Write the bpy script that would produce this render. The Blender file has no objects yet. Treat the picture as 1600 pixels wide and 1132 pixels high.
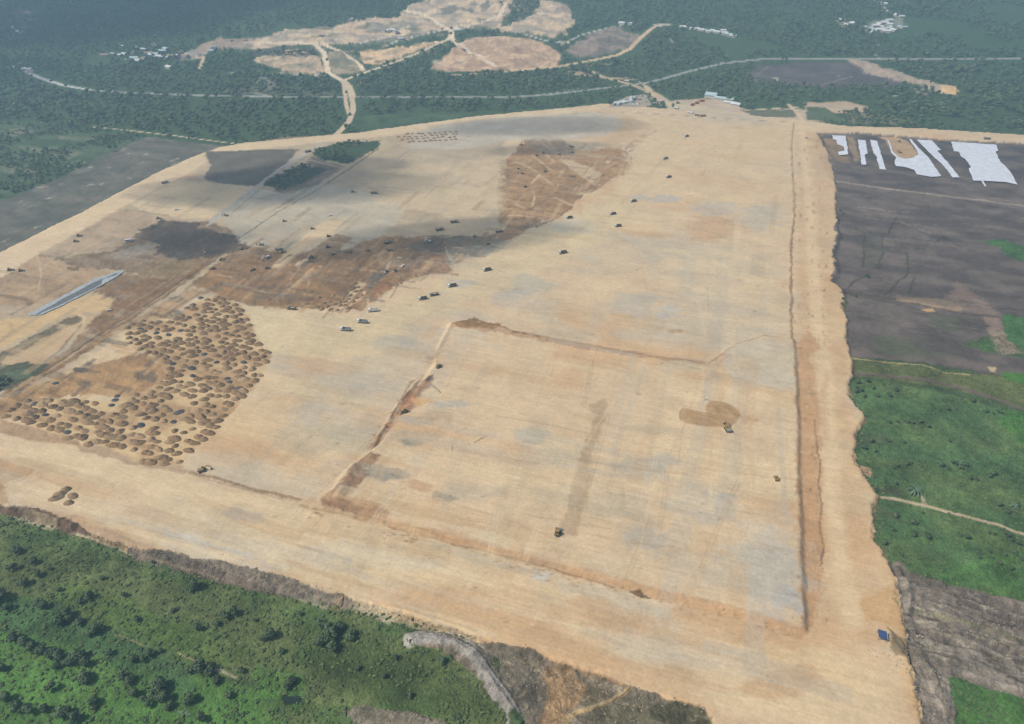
import bpy, math, random
import numpy as np
from mathutils import Vector, Matrix, Euler

# ---------------------------------------------------------------- camera, sky, sun, exposure
SC = bpy.context.scene
COL = SC.collection
H = 260.0                                  # flight height of the drone in metres
PITCH = math.radians(35.1)
F = 1081.0                                 # focal length in photo pixels (photo 1600 x 1132)
cam = bpy.data.cameras.new('camera'); cam_ob = bpy.data.objects.new('camera', cam); COL.objects.link(cam_ob)
cam_ob.location = (0, 0, H); cam_ob.rotation_euler = (math.pi/2 - PITCH, 0, 0)
cam.sensor_width = 36; cam.lens = 36*F/1600; cam.clip_start = 1; cam.clip_end = 30000
SC.camera = cam_ob

SUN_EL = math.radians(50)
SUN_AZ = math.radians(258)                 # compass style, clockwise from +Y: the sun stands to the left
SUN_DIR = Vector((math.sin(SUN_AZ)*math.cos(SUN_EL), math.cos(SUN_AZ)*math.cos(SUN_EL), math.sin(SUN_EL)))
world = bpy.data.worlds.new('World'); SC.world = world; world.use_nodes = True
wn = world.node_tree.nodes; wl = world.node_tree.links; wn.clear()
sky = wn.new('ShaderNodeTexSky'); sky.sky_type = 'NISHITA'; sky.sun_disc = False
sky.sun_elevation = SUN_EL; sky.sun_rotation = SUN_AZ; sky.dust_density = 1.5; sky.air_density = 1.0
bg = wn.new('ShaderNodeBackground'); bg.inputs['Strength'].default_value = 0.085
wo = wn.new('ShaderNodeOutputWorld'); wl.new(sky.outputs[0], bg.inputs[0]); wl.new(bg.outputs[0], wo.inputs[0])
sun = bpy.data.lights.new('sun', 'SUN'); sun_ob = bpy.data.objects.new('sun', sun); COL.objects.link(sun_ob)
sun.energy = 3.6; sun.angle = math.radians(0.5); sun.color = (1.0, 0.935, 0.82)
sun_ob.location = SUN_DIR*500; sun_ob.rotation_euler = SUN_DIR.to_track_quat('Z', 'Y').to_euler()
SC.view_settings.view_transform = 'Standard'; SC.view_settings.look = 'None'
SC.view_settings.exposure = 0.24; SC.view_settings.gamma = 1.0; SC.view_settings.use_curve_mapping = False
SC.cycles.volume_bounces = 1; SC.cycles.max_bounces = 6

rng = np.random.default_rng(7); random.seed(7)
SP, CP = math.sin(PITCH), math.cos(PITCH)

# ---------------------------------------------------------------- noise and terrain height
def vnoise(x, y, scale, seed=0):
    x = np.asarray(x, float)/scale; y = np.asarray(y, float)/scale
    xi = np.floor(x).astype(np.int64); yi = np.floor(y).astype(np.int64)
    fx = x-xi; fy = y-yi; fx = fx*fx*(3-2*fx); fy = fy*fy*(3-2*fy)
    def hsh(a, b):
        n = (a*374761393 + b*668265263 + seed*1442695041) & 0xffffffff
        n = ((n ^ (n >> 13))*1274126177) & 0xffffffff
        n = ((n ^ (n >> 16))*2246822519) & 0xffffffff
        return ((n ^ (n >> 15)) & 0xffff)/65535.0
    a = hsh(xi, yi); b = hsh(xi+1, yi); c = hsh(xi, yi+1); d = hsh(xi+1, yi+1)
    return (a*(1-fx)+b*fx)*(1-fy) + (c*(1-fx)+d*fx)*fy
def fbm(x, y, scale, seed=0, octv=4, rough=0.5):
    s = 0; w = 1; t = 0
    for k in range(octv):
        s = s + w*vnoise(x, y, scale/2**k, seed+k*17); t += w; w *= rough
    return s/t
def sstep(a, b, v):
    t = np.clip((v-a)/(b-a), 0, 1); return t*t*(3-2*t)
def hill(x, y):
    x = np.asarray(x, float); y = np.asarray(y, float)
    up = sstep(1120, 1900, y)
    r = 1-np.abs(2*fbm(x, y, 700, 5, 3)-1)
    rise = np.clip(y-1150, 0, 1500)*.062*sstep(1120, 1350, y)
    z = rise+up*(30*r*r+9*fbm(x, y, 170, 9, 3))
    return np.minimum(z, 210)
_T = np.concatenate([np.linspace(0, 1, 420)])
def at(px, py, it=6):
    """ground point that the drone sees at photo position px, py"""
    xd = (px-800)/F; yd = (py-566)/F
    d = (xd, CP-yd*SP, -SP-yd*CP); t0 = -H/d[2]
    if t0*d[1] < 1125: return (d[0]*t0, d[1]*t0)
    ta = 1050/d[1]; t = ta+(t0-ta)*_T; g = H+d[2]*t-hill(d[0]*t, d[1]*t)
    k = int(np.argmax(g <= 0)) if (g <= 0).any() else len(t)-1
    if k > 0 and g[k] < 0: t_ = t[k-1]+(t[k]-t[k-1])*g[k-1]/(g[k-1]-g[k])
    else: t_ = t[k]
    return (d[0]*t_, d[1]*t_)
def ppm(py):                               # photo pixels per metre at that row
    return F*(SP+CP*(py-566)/F)/H
AX1 = np.array([0.314, 0.949]); AX2 = np.array([0.949, -0.314])      # the two directions the site is laid out in
SITE_ROT = math.atan2(-0.314, 0.949)

# ---------------------------------------------------------------- terrain grid
def row_positions():
    ys = []
    for k in np.linspace(1150, -30, 800):
        yd = (k-566)/F; ys.append(H*(CP-yd*SP)/(SP+yd*CP))
    near = np.linspace(-150, ys[0]-4, 30)
    far = ys[-1] + np.cumsum(np.geomspace(14, 520, 26))
    return np.concatenate([near, ys, far])
YR = row_positions(); NR = len(YR)
ucore = np.linspace(-1.03, 1.03, 960)
uout = 1.03 + np.cumsum(np.geomspace(0.006, 0.9, 18))
U = np.concatenate([-uout[::-1], ucore, uout]); NC = len(U)
HW = 0.74*(np.maximum(YR, 60)*CP + H*SP)   # half width of the land strip described at each distance
GX = U[None, :]*HW[:, None]; GY = np.repeat(YR[:, None], NC, 1)
NSH = (NR, NC)
GS = GX*AX2[0]+GY*AX2[1]; GT = GX*AX1[0]+GY*AX1[1]
def lin(c):
    c = np.array(c, float)/255.0
    return np.where(c < 0.04045, c/12.92, ((c+0.055)/1.055)**2.4)
ALB = 0.80
def colr(c): return lin(c)*ALB
C_ = np.zeros(NSH+(3,)); C_[:] = colr((74, 92, 58))
CLS = np.zeros(NSH, np.uint8)
KIND = {'meadow': 0, 'forest': 1, 'site': 2, 'road': 3, 'highway': 4, 'cleared': 5, 'quarry': 6, 'puddle': 7, 'scrub': 8, 'bank': 9, 'hard': 10}
CLS[GY > 640] = 1
C_[GY > 640] = colr((66, 88, 56))
GZ = hill(GX, GY)
WX = GX + 0; WY = GY + 0
JN = [(fbm(GX, GY, s, 40+i, 5, .75)-0.5, fbm(GX, GY, s, 60+i, 5, .75)-0.5) for i, s in enumerate((9.0, 26.0))]
JF = fbm(GS*.35, GT, 3.2, 91, 3, .7)-.5

def _mask(pts, soft, jag, closed, jagk, width=0):
    P = np.array([at(*p) for p in pts])
    cy = np.mean([p[1] for p in pts]); m = 1.0/ppm(max(cy, 20))
    if cy < 265: jagk = 1
    soft *= m; jag *= m; width *= m
    pad = soft+abs(jag)*1.2+width+2
    lo = P.min(0)-pad; hi = P.max(0)+pad
    r0, r1 = np.searchsorted(YR, lo[1]), np.searchsorted(YR, hi[1])
    r0 = max(r0-1, 0); r1 = min(r1+1, NR)
    if r1 <= r0: return None
    hw = HW[r0:r1]; umin = min((lo[0]/hw).min(), (lo[0]/hw).max()); umax = max((hi[0]/hw).min(), (hi[0]/hw).max())
    c0 = max(np.searchsorted(U, umin)-1, 0); c1 = min(np.searchsorted(U, umax)+1, NC)
    if c1 <= c0: return None
    sl = (slice(r0, r1), slice(c0, c1))
    nx, ny = JN[jagk]
    X = GX[sl]+(6.5 if closed else 4)*jag*nx[sl]; Y = GY[sl]+(6.5 if closed else 4)*jag*ny[sl]
    d2 = np.full(X.shape, 1e18); ins = np.zeros(X.shape, bool)
    n = len(P)
    for i in range(n if closed else n-1):
        a = P[i]; b = P[(i+1) % n]; ab = b-a; L = ab@ab+1e-9
        t = np.clip(((X-a[0])*ab[0]+(Y-a[1])*ab[1])/L, 0, 1)
        d2 = np.minimum(d2, (X-a[0]-t*ab[0])**2+(Y-a[1]-t*ab[1])**2)
        if closed:
            c = ((a[1] > Y) != (b[1] > Y)) & (X < ab[0]*(Y-a[1])/(ab[1] if abs(ab[1]) > 1e-9 else 1e-9)+a[0])
            ins ^= c
    d = np.sqrt(d2)
    sd = np.where(ins, -d, d) if closed else d-width/2
    if closed: sd = sd+JF[sl]*(1.2*jag+1.1*soft)
    return sl, sd, soft
def paint(pts, c=None, a=1.0, soft=1.5, jag=1.5, cls=None, closed=True, w=0, mot=0.0, c2=None, jk=0, z=None, zs=None):
    """lay a soil colour (and optionally a surface kind or a height step) inside an outline traced on the ground"""
    r = _mask(pts, soft, jag, closed, jk, w)
    if r is None: return
    sl, sd, soft = r
    m = 1-sstep(-soft, soft, sd) if soft > 0 else (sd < 0)*1.0
    if c is not None:
        col = np.zeros(m.shape+(3,)); col[:] = colr(c)
        if c2 is not None:
            k = sstep(.35, .65, fbm(GS[sl], GT[sl]*2.0, 26, len(pts)*7+int(pts[0][0]), 4))[..., None]
            col = col*(1-k)+colr(c2)*k
        mm = m*a
        if mot: mm = mm*np.clip(1-mot+mot*2*sstep(.3, .7, fbm(GS[sl]*.6, GT[sl]*1.5, 14, int(pts[0][0]+pts[0][1]) % 97, 4)), 0, 1)
        C_[sl] = C_[sl]*(1-mm[..., None])+col*mm[..., None]
    if cls is not None: CLS[sl] = np.where(m > .5, KIND[cls], CLS[sl])
    if z is not None:
        zz = 1-sstep(-(zs or 1.2)/2, (zs or 1.2)/2, sd)
        GZ[sl] += z*zz
def line(pts, w, c, a=1.0, soft=.8, jag=.6, cls=None, **k): paint(pts, c, a, soft, jag, cls, closed=False, w=w, **k)
def hump(pts, w, z):                       # a long low bank of tipped earth following a line
    r = _mask(pts, 0, 1.0, False, 0, w)
    if r is None: return
    sl, sd, _ = r
    P = (sd.min(), sd.max()); half = w/ppm(max(np.mean([p[1] for p in pts]), 20))/2
    GZ[sl] += z*np.clip(-sd/half, 0, 1)**.8*(.45+1.1*fbm(GX[sl], GY[sl], 4.5, 111, 3, .7))

SAND = (215, 188, 152)
# ---------------------------------------------------------------- soils, roads and fields, traced from the ground
# ======== far country: forest, scrub and fields
paint([(-300,190),(0,190),(100,200),(230,212),(180,235),(90,280),(0,318),(-300,420)], (86,104,74), cls='scrub', soft=5, jag=6, c2=(66,86,56))
for p in [((30,228),(90,232),(130,240),(100,250),(60,240)),((-5,205),(40,200),(60,206),(20,214)),((0,260),(50,262),(60,270),(10,272)),((90,212),(150,216),(140,222),(95,219))]:
    paint(p, (150,142,118), .55, 3, 3, mot=.4)
paint([(-300,330),(0,316),(100,275),(185,232),(230,214),(330,226),(392,232),(300,250),(130,338),(0,405),(-300,520)], (116,110,97), cls='cleared', soft=2, jag=2, c2=(98,96,84))
for x, y, l in [(125,255,12),(140,262,10),(170,263,7),(148,272,5),(222,255,6),(230,241,5),(270,250,5),(65,292,14),(78,310,10),(140,290,9),(160,287,8),(200,278,8),(55,355,10),(5,378,8),(195,241,6)]:
    paint([(x-l*.8,y+2),(x,y-1.2),(x+l*.8,y-2),(x+l*.3,y+1.5)], (190,180,156), .7, 1.6, 4, mot=.5)
for k in range(60):
    x, y = random.uniform(0, 330), random.uniform(225, 380)
    if y > 395-x*.47+random.uniform(-10, 0): continue
    l = random.uniform(2, 7); paint([(x-l,y+2),(x,y-1.5),(x+l,y-2),(x,y+1.5)], random.choice([(170,160,138),(90,86,76),(140,130,112)]), .5, 1.5, 2)
# village clearing on the far left, thin far roads
line([(42,112),(62,122),(100,134),(142,141)], 7.5, (206,202,196), cls='highway')
line([(142,141),(200,145),(300,149),(400,151),(530,152),(620,152),(700,152),(800,152),(860,148),(960,136),(1010,130),(1075,112),(1130,99),(1200,92),(1290,92),(1400,93),(1480,92),(1600,92),(1900,92)], 7.0, (166,164,160), cls='highway')
line([(830,150),(880,143),(905,138)], 1.5, (190,180,160), .8)
line([(18,106),(45,112)], 4, (186,178,168), .8)
line([(20,57),(24,48),(38,42),(46,30),(50,20)], 2, (190,184,172), .8); line([(195,93),(207,83),(215,70)], 2, (200,194,182), .9)
paint([(0,60),(0,18),(45,12),(52,30),(20,58)], (128,112,104), .5, 4, 5)
line([(146,199),(200,204),(270,212),(330,220),(385,227)], 3.0, (216,198,166), cls='road')
line([(48,193),(80,190)], 1.5, (176,166,140), .7); line([(263,187),(282,186)], 1.5, (190,176,150), .7)
paint([(410,120),(440,128),(430,140),(400,142),(400,128)], (160,158,138), .8, 2, 3, mot=.3)
paint([(350,135),(400,132),(520,143),(520,150),(350,148)], (120,116,102), .6, 2, 3, mot=.5)
line([(400,146),(420,150),(440,153),(470,152)], 4, (184,176,160), .8)
# mid dark fields between forest and site on the right
paint([(1160,112),(1180,104),(1250,98),(1330,97),(1360,108),(1400,118),(1430,128),(1400,136),(1320,138),(1240,136),(1185,130)], (104,94,92), cls='cleared', soft=3, jag=4, c2=(86,80,78))
line([(1235,118),(1300,118),(1335,121)], 2, (170,160,150), .8); line([(1275,136),(1290,131),(1330,120)], 2, (176,160,140), .7)
line([(1182,130),(1178,120),(1200,105)], 2, (150,140,130), .6); paint([(1208,122),(1218,121),(1216,130)], (190,180,166), .7, 1, 1)
paint([(1322,93),(1345,93),(1365,103),(1400,112),(1430,122),(1470,136),(1497,144),(1492,150),(1470,146),(1430,134),(1380,122),(1350,115),(1340,103)], (186,164,142), .95, 2, 3, cls='quarry')
paint([(1470,138),(1497,143),(1493,149),(1472,146)], (220,182,130), .9, 1, 1.5)
paint([(1424,136),(1455,142),(1450,150),(1430,146)], (182,170,150), .7, 1.5, 2.5)
paint([(1430,104),(1490,100),(1540,100),(1530,108),(1440,108)], (140,134,126), .7, 2, 3, mot=.4)
line([(1395,150),(1420,151)], 1.6, (200,192,176), .9)
line([(1368,85),(1375,92)], 3, (200,190,170)); line([(1364,74),(1374,70)], 2.2, (200,192,174))
# far settlement grounds
paint([(1306,30),(1330,33),(1336,42),(1316,42)], (190,172,152), .8, 2, 2)
paint([(1345,48),(1360,36),(1390,28),(1408,26),(1412,40),(1400,50),(1370,52)], (150,150,132), .75, 2, 3, cls='scrub')
line([(1372,5),(1384,14),(1388,22)], 4, (206,198,184), .9); line([(1355,0),(1375,4)], 4, (200,194,184), .8)
# ======== quarry in the hills
paint([(350,78),(400,60),(450,48),(520,42),(560,34),(620,28),(640,10),(690,-6),(800,-12),(880,6),(896,24),(898,40),(870,60),(820,52),(770,50),(740,44),(690,48),(620,66),(570,70),(520,72),(470,68),(420,76)], (224,194,158), cls='quarry', soft=2, jag=3, c2=(176,160,140))
paint([(285,86),(345,57),(350,62),(400,58),(370,74),(330,80),(300,92),(290,92)], (178,152,132), .9, 2, 2, cls='quarry')
paint([(260,92),(300,78),(330,84),(320,92),(280,94)], (176,168,156), .7, 2, 3, mot=.3)
line([(305,90),(318,90),(315,104)], 5, (222,192,156), cls='road'); line([(315,96),(312,108),(325,108)], 4, (222,192,156))
line([(340,113),(400,115),(440,116),(520,120)], 2.2, (206,196,178), .95, cls='road')
paint([(400,92),(430,82),(500,76),(510,118),(440,116),(440,108),(400,98)], (212,182,148), cls='quarry', soft=2, jag=2.5, c2=(170,156,130))
paint([(395,76),(500,72),(505,88),(450,92),(430,88),(395,88)], (96,98,80), .9, 2, 2.5, cls='forest')
paint([(440,78),(470,76),(480,84),(445,88)], (200,168,138), .8, 2, 2)
line([(400,97),(450,90),(504,92)], 3.5, (226,200,162), cls='road')
paint([(513,85),(545,86),(570,106),(560,116),(525,118),(512,100)], (190,168,138), cls='quarry', soft=2, jag=2, c2=(150,138,110))
paint([(515,88),(540,90),(552,100),(535,110),(515,104)], (120,122,94), .7, 2, 2, mot=.4)
paint([(560,80),(620,76),(680,66),(700,64),(640,84),(590,102),(570,100)], (230,194,152), cls='quarry', soft=2, jag=2)
paint([(520,72),(560,74),(640,66),(680,52),(672,50),(615,60),(560,72)], (120,124,104), .8, 2, 2, cls='quarry')
line([(400,68),(450,66),(492,70),(506,82),(510,100),(513,114),(535,126)], 8, (236,214,184), cls='road')
line([(500,68),(530,80),(556,96),(568,110)], 6, (216,190,156), cls='road')
line([(535,126),(575,112),(620,96),(660,80),(700,62),(705,50)], 6, (224,194,154), cls='road')
line([(560,72),(600,73),(630,64),(700,45),(640,46),(610,58),(560,70)], 2.5, (226,214,198), .9)
line([(400,60),(500,62),(560,62),(600,52),(640,44),(700,44)], 3, (216,196,170), .9)
line([(632,18),(665,24),(690,38),(706,50),(706,60),(715,70),(740,86),(775,104)], 7, (236,214,184), cls='road')
line([(706,46),(760,46),(820,54),(850,63),(885,67),(905,56),(950,44),(985,38)], 3, (206,204,196), cls='road')
line([(706,44),(750,38),(780,25),(790,5)], 6, (218,188,152), cls='road')
paint([(690,90),(720,72),(740,60),(800,56),(850,66),(880,90),(870,105),(800,110),(690,112),(670,108)], (216,182,148), cls='quarry', soft=2, jag=2.5, c2=(190,156,126))
line([(720,66),(740,62),(800,78),(860,86)], 1.5, (232,206,172), .6); line([(800,96),(845,88),(860,98),(845,106)], 3, (228,202,166), .8)
for y in (62,70,78,88): line([(735,y),(790,y+4),(860,y+8)], 1.2, (156,126,102), .5)
paint([(676,70),(702,68),(700,76),(650,88),(620,100),(590,108),(560,116),(558,112),(640,86)], (96,108,72), .8, 2, 2, cls='forest')
paint([(716,44),(760,42),(800,50),(840,62),(800,60),(740,50)], (80,94,64), .9, 2, 2, cls='forest')
paint([(798,-4),(835,-6),(846,6),(835,22),(800,40),(780,44),(796,18)], (70,88,58), .95, 2, 2, cls='forest')
for p in [((690,14),(712,6),(716,20),(704,26),(690,24)),((750,10),(768,2),(762,18),(752,18)),((728,16),(742,12),(738,22))]:
    paint(p, (112,110,98), .8, 1.5, 1.5)
for k in range(26):
    x, y = random.uniform(650, 890), random.uniform(2, 44); l = random.uniform(6, 16)
    line([(x,y),(x+l,y-l*.35)], 1.4, random.choice([(238,208,170),(158,128,104),(176,142,114)]), .7)
paint([(545,30),(560,36),(600,42),(605,52),(560,56),(530,50)], (220,188,154), .8, 2, 2)
for k in range(16):
    x, y = random.uniform(400, 640), random.uniform(40, 66); l = random.uniform(6, 18)
    line([(x,y),(x+l,y-l*.1)], 1.6, random.choice([(232,212,184),(150,134,116),(196,186,170)]), .7)
paint([(570,40),(650,36),(655,42),(600,52),(575,48)], (140,138,130), .7, 2, 2, mot=.3)
for k in range(46):
    x, y = random.uniform(380, 660), random.uniform(38, 118); l = random.uniform(5, 16)
    paint([(x-l,y+1),(x-l*.2,y-2),(x+l,y-2.5),(x+l*.6,y+2),(x-l*.3,y+2.5)], random.choice([(110,112,90),(150,140,122),(96,104,78),(176,150,122)]), .6, 1, 1.5)
for k in range(36):
    x, y = random.uniform(660, 890), random.uniform(0, 108); l = random.uniform(5, 14)
    paint([(x-l,y+1),(x-l*.2,y-2),(x+l,y-2.5),(x+l*.6,y+2),(x-l*.3,y+2.5)], random.choice([(140,118,98),(160,134,112),(120,112,96),(238,212,178)]), .5, 1, 1.5)
for q_ in ([(632,18),(665,24),(690,38),(706,50),(706,60),(715,70),(740,86),(775,104)],[(400,68),(450,66),(492,70),(506,82),(510,100),(513,114),(535,126),(575,112),(620,96),(660,80),(700,62)],[(500,68),(530,80),(556,96),(568,110)],[(706,44),(750,38),(780,25),(790,5)]): line(q_, 5.5, (240,216,184), .95)
# terrace at the right of the quarry and its haul road
paint([(905,62),(935,50),(970,42),(1000,50),(1005,60),(985,76),(940,86),(900,92),(880,82)], (160,140,124), cls='quarry', soft=2, jag=3, c2=(120,112,100))
paint([(970,40),(1010,40),(1016,50),(1008,56),(975,50)], (70,92,66), .9, 2, 2, cls='forest')
line([(790,112),(860,106),(920,96),(965,86),(985,76),(1005,56),(1022,42),(1045,38)], 6.5, (224,192,152), cls='road')
line([(700,118),(790,112)], 4, (208,178,142), cls='road')
line([(870,106),(960,100)], 3, (170,154,128), .5)
line([(1020,38),(1060,40),(1110,48),(1146,58)], 3.0, (206,204,194), .9)
line([(1045,58),(1052,66)], 3, (190,180,164), .8)
# main haul road out of the quarry down to the site
line([(535,126),(545,135),(550,150)], 11, (214,190,160), cls='road'); line([(536,126),(539,145),(541,165),(546,180)], 6, (214,190,160), cls='road')
line([(550,150),(552,172),(546,190),(528,208),(505,226)], 9, (212,190,158), cls='road')
line([(568,126),(560,133)], 4, (214,188,150))
# crossing, road at the top middle
paint([(876,112),(910,112),(945,122),(980,120),(1000,126),(960,124),(900,118)], (196,170,136), .8, 2, 2)
line([(925,112),(940,120),(985,132),(1030,150),(1075,180)], 9, (206,180,148), cls='road')
line([(985,130),(1085,182)], 1.6, (118,100,82), .8, soft=.5)
paint([(1000,128),(1020,140),(1042,158),(1100,154),(1125,156),(1170,172),(1240,170),(1300,176),(1320,190),(1240,190),(1060,176),(1020,160)], (198,176,152), cls='site', soft=2, jag=2)
line([(1150,173),(1240,168),(1300,164),(1360,172)], 3, (222,196,160), cls='road')
paint([(1255,162),(1320,158),(1355,168),(1350,176),(1310,178),(1260,170)], (200,172,142), .9, 2, 2, cls='site')
paint([(1320,178),(1350,178),(1420,186),(1400,194),(1330,194)], (158,148,118), .6, 3, 3, mot=.3)
paint([(1160,172),(1240,172),(1246,184),(1180,184)], (92,98,74), .9, 2, 2, cls='scrub')
paint([(1262,168),(1290,168),(1310,180),(1320,192),(1262,188)], (66,92,56), .9, 2, 2, cls='scrub')
line([(1232,164),(1248,178),(1256,194)], 6, (218,190,152), cls='road')
paint([(560,180),(720,176),(860,170),(940,160),(950,166),(740,184),(560,208),(550,200)], (68,90,60), 1, 2, 2, cls='meadow')
paint([(440,215),(480,212),(515,214),(450,222),(400,224)], (150,128,104), .6, 2, 2)
# ======== the platform
SITE = [(-300,566),(0,398),(130,333),(250,270),(300,248),(345,232),(385,225),(560,209),(740,184),(900,169),(945,164),(1060,173),(1240,188),(1330,200),(1430,202),(1600,213),(1900,230),(1900,250),(1600,226),(1460,219),(1340,209),(1278,211),(1290,232),(1300,262),(1306,290),(1306,330),(1312,370),(1306,400),(1308,436),(1298,441),(1320,458),(1314,480),(1324,500),(1322,530),(1330,566),(1334,586),(1323,620),(1352,655),(1336,680),(1333,722),(1362,765),(1370,778),(1360,792),(1365,845),(1388,880),(1402,930),(1408,975),(1420,1035),(1432,1080),(1440,1140),(1450,1300),(1200,1300),(1110,1130),(1080,1105),(1040,1096),(1000,1092),(960,1066),(930,1055),(880,1042),(800,1018),(700,984),(560,945),(480,922),(400,902),(300,882),(200,858),(100,825),(0,792),(-300,700)]
paint([(1262,203),(1340,203),(1600,222),(1900,236),(1900,345),(1260,300)], (112,100,90), 1, 1, 0, 'cleared')
paint(SITE, SAND, 1, .7, 2.2, 'site', z=2.2, zs=3.5)
r = (CLS == 2)
k = sstep(.46, .72, fbm(GS*.55, GT*1.3, 60, 3, 5, .6))*r*.6
C_ = C_*(1-k[..., None])+colr((190,179,158))*k[..., None]
k = sstep(.50, .72, fbm(GS*.6, GT*1.2, 46, 8, 4))*r*.6
C_ = C_*(1-k[..., None])+colr((208,166,120))*k[..., None]
k = sstep(.52, .7, fbm(GS*.4, GT*1.6, 30, 28, 4))*r*.5
C_ = C_*(1-k[..., None])+colr((224,200,158))*k[..., None]
# slope of the platform's outer edges
line([(0,796),(100,828),(200,862),(300,886),(400,906),(560,948),(700,986),(800,1020),(880,1044),(960,1068),(1000,1092)], 8, (158,126,94), .8, 3, 2.5, mot=.3)
line([(1306,290),(1306,436),(1322,530),(1334,586)], 8, (206,164,110), .5, 5, 3, mot=.3)
line([(1352,655),(1333,722),(1366,778),(1388,880),(1408,975),(1436,1120)], 22, (212,170,114), .55, 10, 4, mot=.3)
# perimeter strip at the left and far side, pale
paint([(0,398),(130,333),(250,270),(345,232),(400,225),(420,236),(345,243),(280,283),(200,325),(70,400),(0,440),(-200,560),(-200,500)], (224,198,160), .85, 2, 1)
paint([(345,233),(560,210),(740,185),(900,170),(945,165),(945,172),(880,181),(740,198),(600,214),(500,226),(380,240)], (222,196,158), .8, 2, 1)
line([(0,443),(60,404),(130,365),(190,330),(260,292),(290,284)], 2.0, (130,108,84), .6)
line([(560,222),(640,213),(760,197),(860,184),(950,177),(1040,182),(1160,190),(1240,194)], 1.8, (134,116,92), .75)
line([(1240,196),(1236,230),(1239,300),(1241,340),(1236,380),(1235,440),(1236,500),(1238,540)], 3.2, (150,112,76), .85, 1.2, 1.6)
line([(1246,205),(1262,240),(1268,300),(1272,360),(1276,440),(1280,540),(1290,640),(1300,760),(1310,880),(1320,1000)], 18, (226,202,162), .6, 7, 2)
paint([(1244,205),(1290,215),(1300,300),(1306,430),(1322,560),(1330,640),(1335,720),(1365,850),(1400,950),(1410,1010),(1250,1010),(1247,700)], (202,164,122), .55, 8, 4, c2=(210,176,134))
line([(1252,205),(1262,300),(1268,400),(1276,500),(1290,600),(1296,700),(1302,800),(1312,900),(1330,980)], 20, (224,196,156), .8, 7, 3)
paint([(1245,540),(1262,520),(1284,545),(1262,560),(1280,640),(1280,720),(1278,800),(1285,900),(1262,1000),(1250,1000),(1243,800),(1240,600)], (190,148,106), .75, 4, 3, mot=.15)
line([(1270,660),(1274,700),(1280,730),(1277,760),(1282,790),(1278,830),(1284,860),(1282,890)], 2.6, (140,108,78), .75, .8, 2.6)
line([(1290,590),(1284,640),(1290,690)], 10, (196,160,122), .5, 5, 3)
paint([(1272,212),(1298,214),(1304,250),(1308,290),(1304,300),(1280,250)], (190,158,122), .6, 4, 3, mot=.3)
paint([(1340,935),(1400,920),(1412,1010),(1395,985),(1350,975)], (196,156,104), .6, 6, 4)
paint([(1200,1100),(1290,1080),(1260,1040),(1190,1050),(1150,1080)], (196,156,114), .5, 7, 5)
# ---- upper left quarter: grey and dark soil, some cloud shade painted in, haul roads
paint([(0,440),(60,404),(190,330),(290,284),(345,243),(500,226),(600,218),(700,205),(780,215),(800,260),(780,330),(800,360),(720,420),(620,440),(570,470),(470,490),(380,480),(300,470),(200,520),(100,590),(0,640),(-200,700),(-200,560)], (182,164,134), .7, 8, 3, c2=(172,156,134))
paint([(318,240),(400,238),(470,236),(440,268),(400,294),(350,292),(320,284),(330,262)], (112,104,92), 1, 2, 2, cls='cleared')
paint([(494,236),(540,226),(598,222),(584,238),(545,258),(505,254),(490,246)], (62,82,54), 1, 2, 2.5, cls='scrub')
paint([(410,292),(450,268),(480,262),(520,266),(470,296),(440,302)], (64,78,60), 1, 2, 3, cls='scrub')
line([(385,240),(440,240)], 3, (88,94,66), .8, 1, 3)
paint([(486,246),(536,264),(500,290),(450,310),(430,302),(480,288),(510,268),(480,260)], (110,98,84), .8, 2, 2)
line([(478,252),(505,258),(535,266)], 3, (208,184,150), .9)
line([(505,226),(482,240),(440,266),(400,296),(360,330),(330,350)], 7, (182,174,162), .95, cls='road')
line([(590,236),(550,265),(480,310),(430,338),(370,380),(335,412),(290,440),(220,488),(160,525),(100,566),(60,590)], 3, (92,78,62), .75, 1, 1.2)
paint([(210,322),(285,284),(400,296),(330,345),(280,345),(220,334)], (220,196,156), .8, 3, 2)
paint([(190,332),(250,342),(300,350),(250,360),(170,398),(80,404),(120,372)], (188,160,130), .8, 4, 3, c2=(170,146,120))
paint([(80,405),(170,398),(215,376),(250,352),(330,350),(380,372),(370,385),(330,415),(290,440),(200,430),(120,420),(60,402)], (124,102,76), .95, 4, 4, c2=(142,120,96))
paint([(225,360),(255,348),(298,352),(330,365),(372,376),(358,392),(330,404),(290,410),(240,400),(250,384)], (84,74,66), .95, 3, 6)  # dark soil, with part of the cloud shadow painted into its colour
paint([(175,402),(210,388),(245,384),(240,398),(200,410),(178,412)], (170,158,140), .7, 3, 4, mot=.3)
line([(150,395),(210,366),(250,348)], 3, (196,172,142), .7); line([(70,400),(120,408),(180,388)], 2, (196,168,136), .6)
paint([(240,410),(320,406),(300,436),(250,450),(210,440)], (144,120,84), .7, 4, 4)
paint([(0,440),(60,404),(110,418),(200,432),(190,440),(150,452),(90,470),(40,484),(0,478),(-200,600),(-200,540)], (192,160,124), .9, 3, 3, c2=(176,146,112))
paint([(108,420),(128,420),(124,428),(110,426)], (100,84,66), .8, 1.5, 1.5)
line([(0,466),(30,470),(50,478)], 10, (120,100,78), .7, 4, 3)
line([(60,402),(66,430),(62,460)], 1.6, (222,196,160), .6); line([(50,410),(90,424),(140,430)], 1.4, (222,196,160), .5); line([(80,410),(110,440)], 1.4, (220,194,158), .5)
paint([(190,432),(250,440),(300,432),(270,450),(225,485),(180,500),(160,490),(180,470),(150,460)], (136,104,72), .9, 4, 3)
paint([(50,500),(120,470),(150,462),(180,472),(172,490),(130,492),(80,510),(0,550),(-200,640),(-200,560),(0,505)], (214,180,130), .85, 3, 3)
line([(0,512),(18,508),(22,520),(10,535),(0,540)], 5, (196,164,122), .7); 
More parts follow.
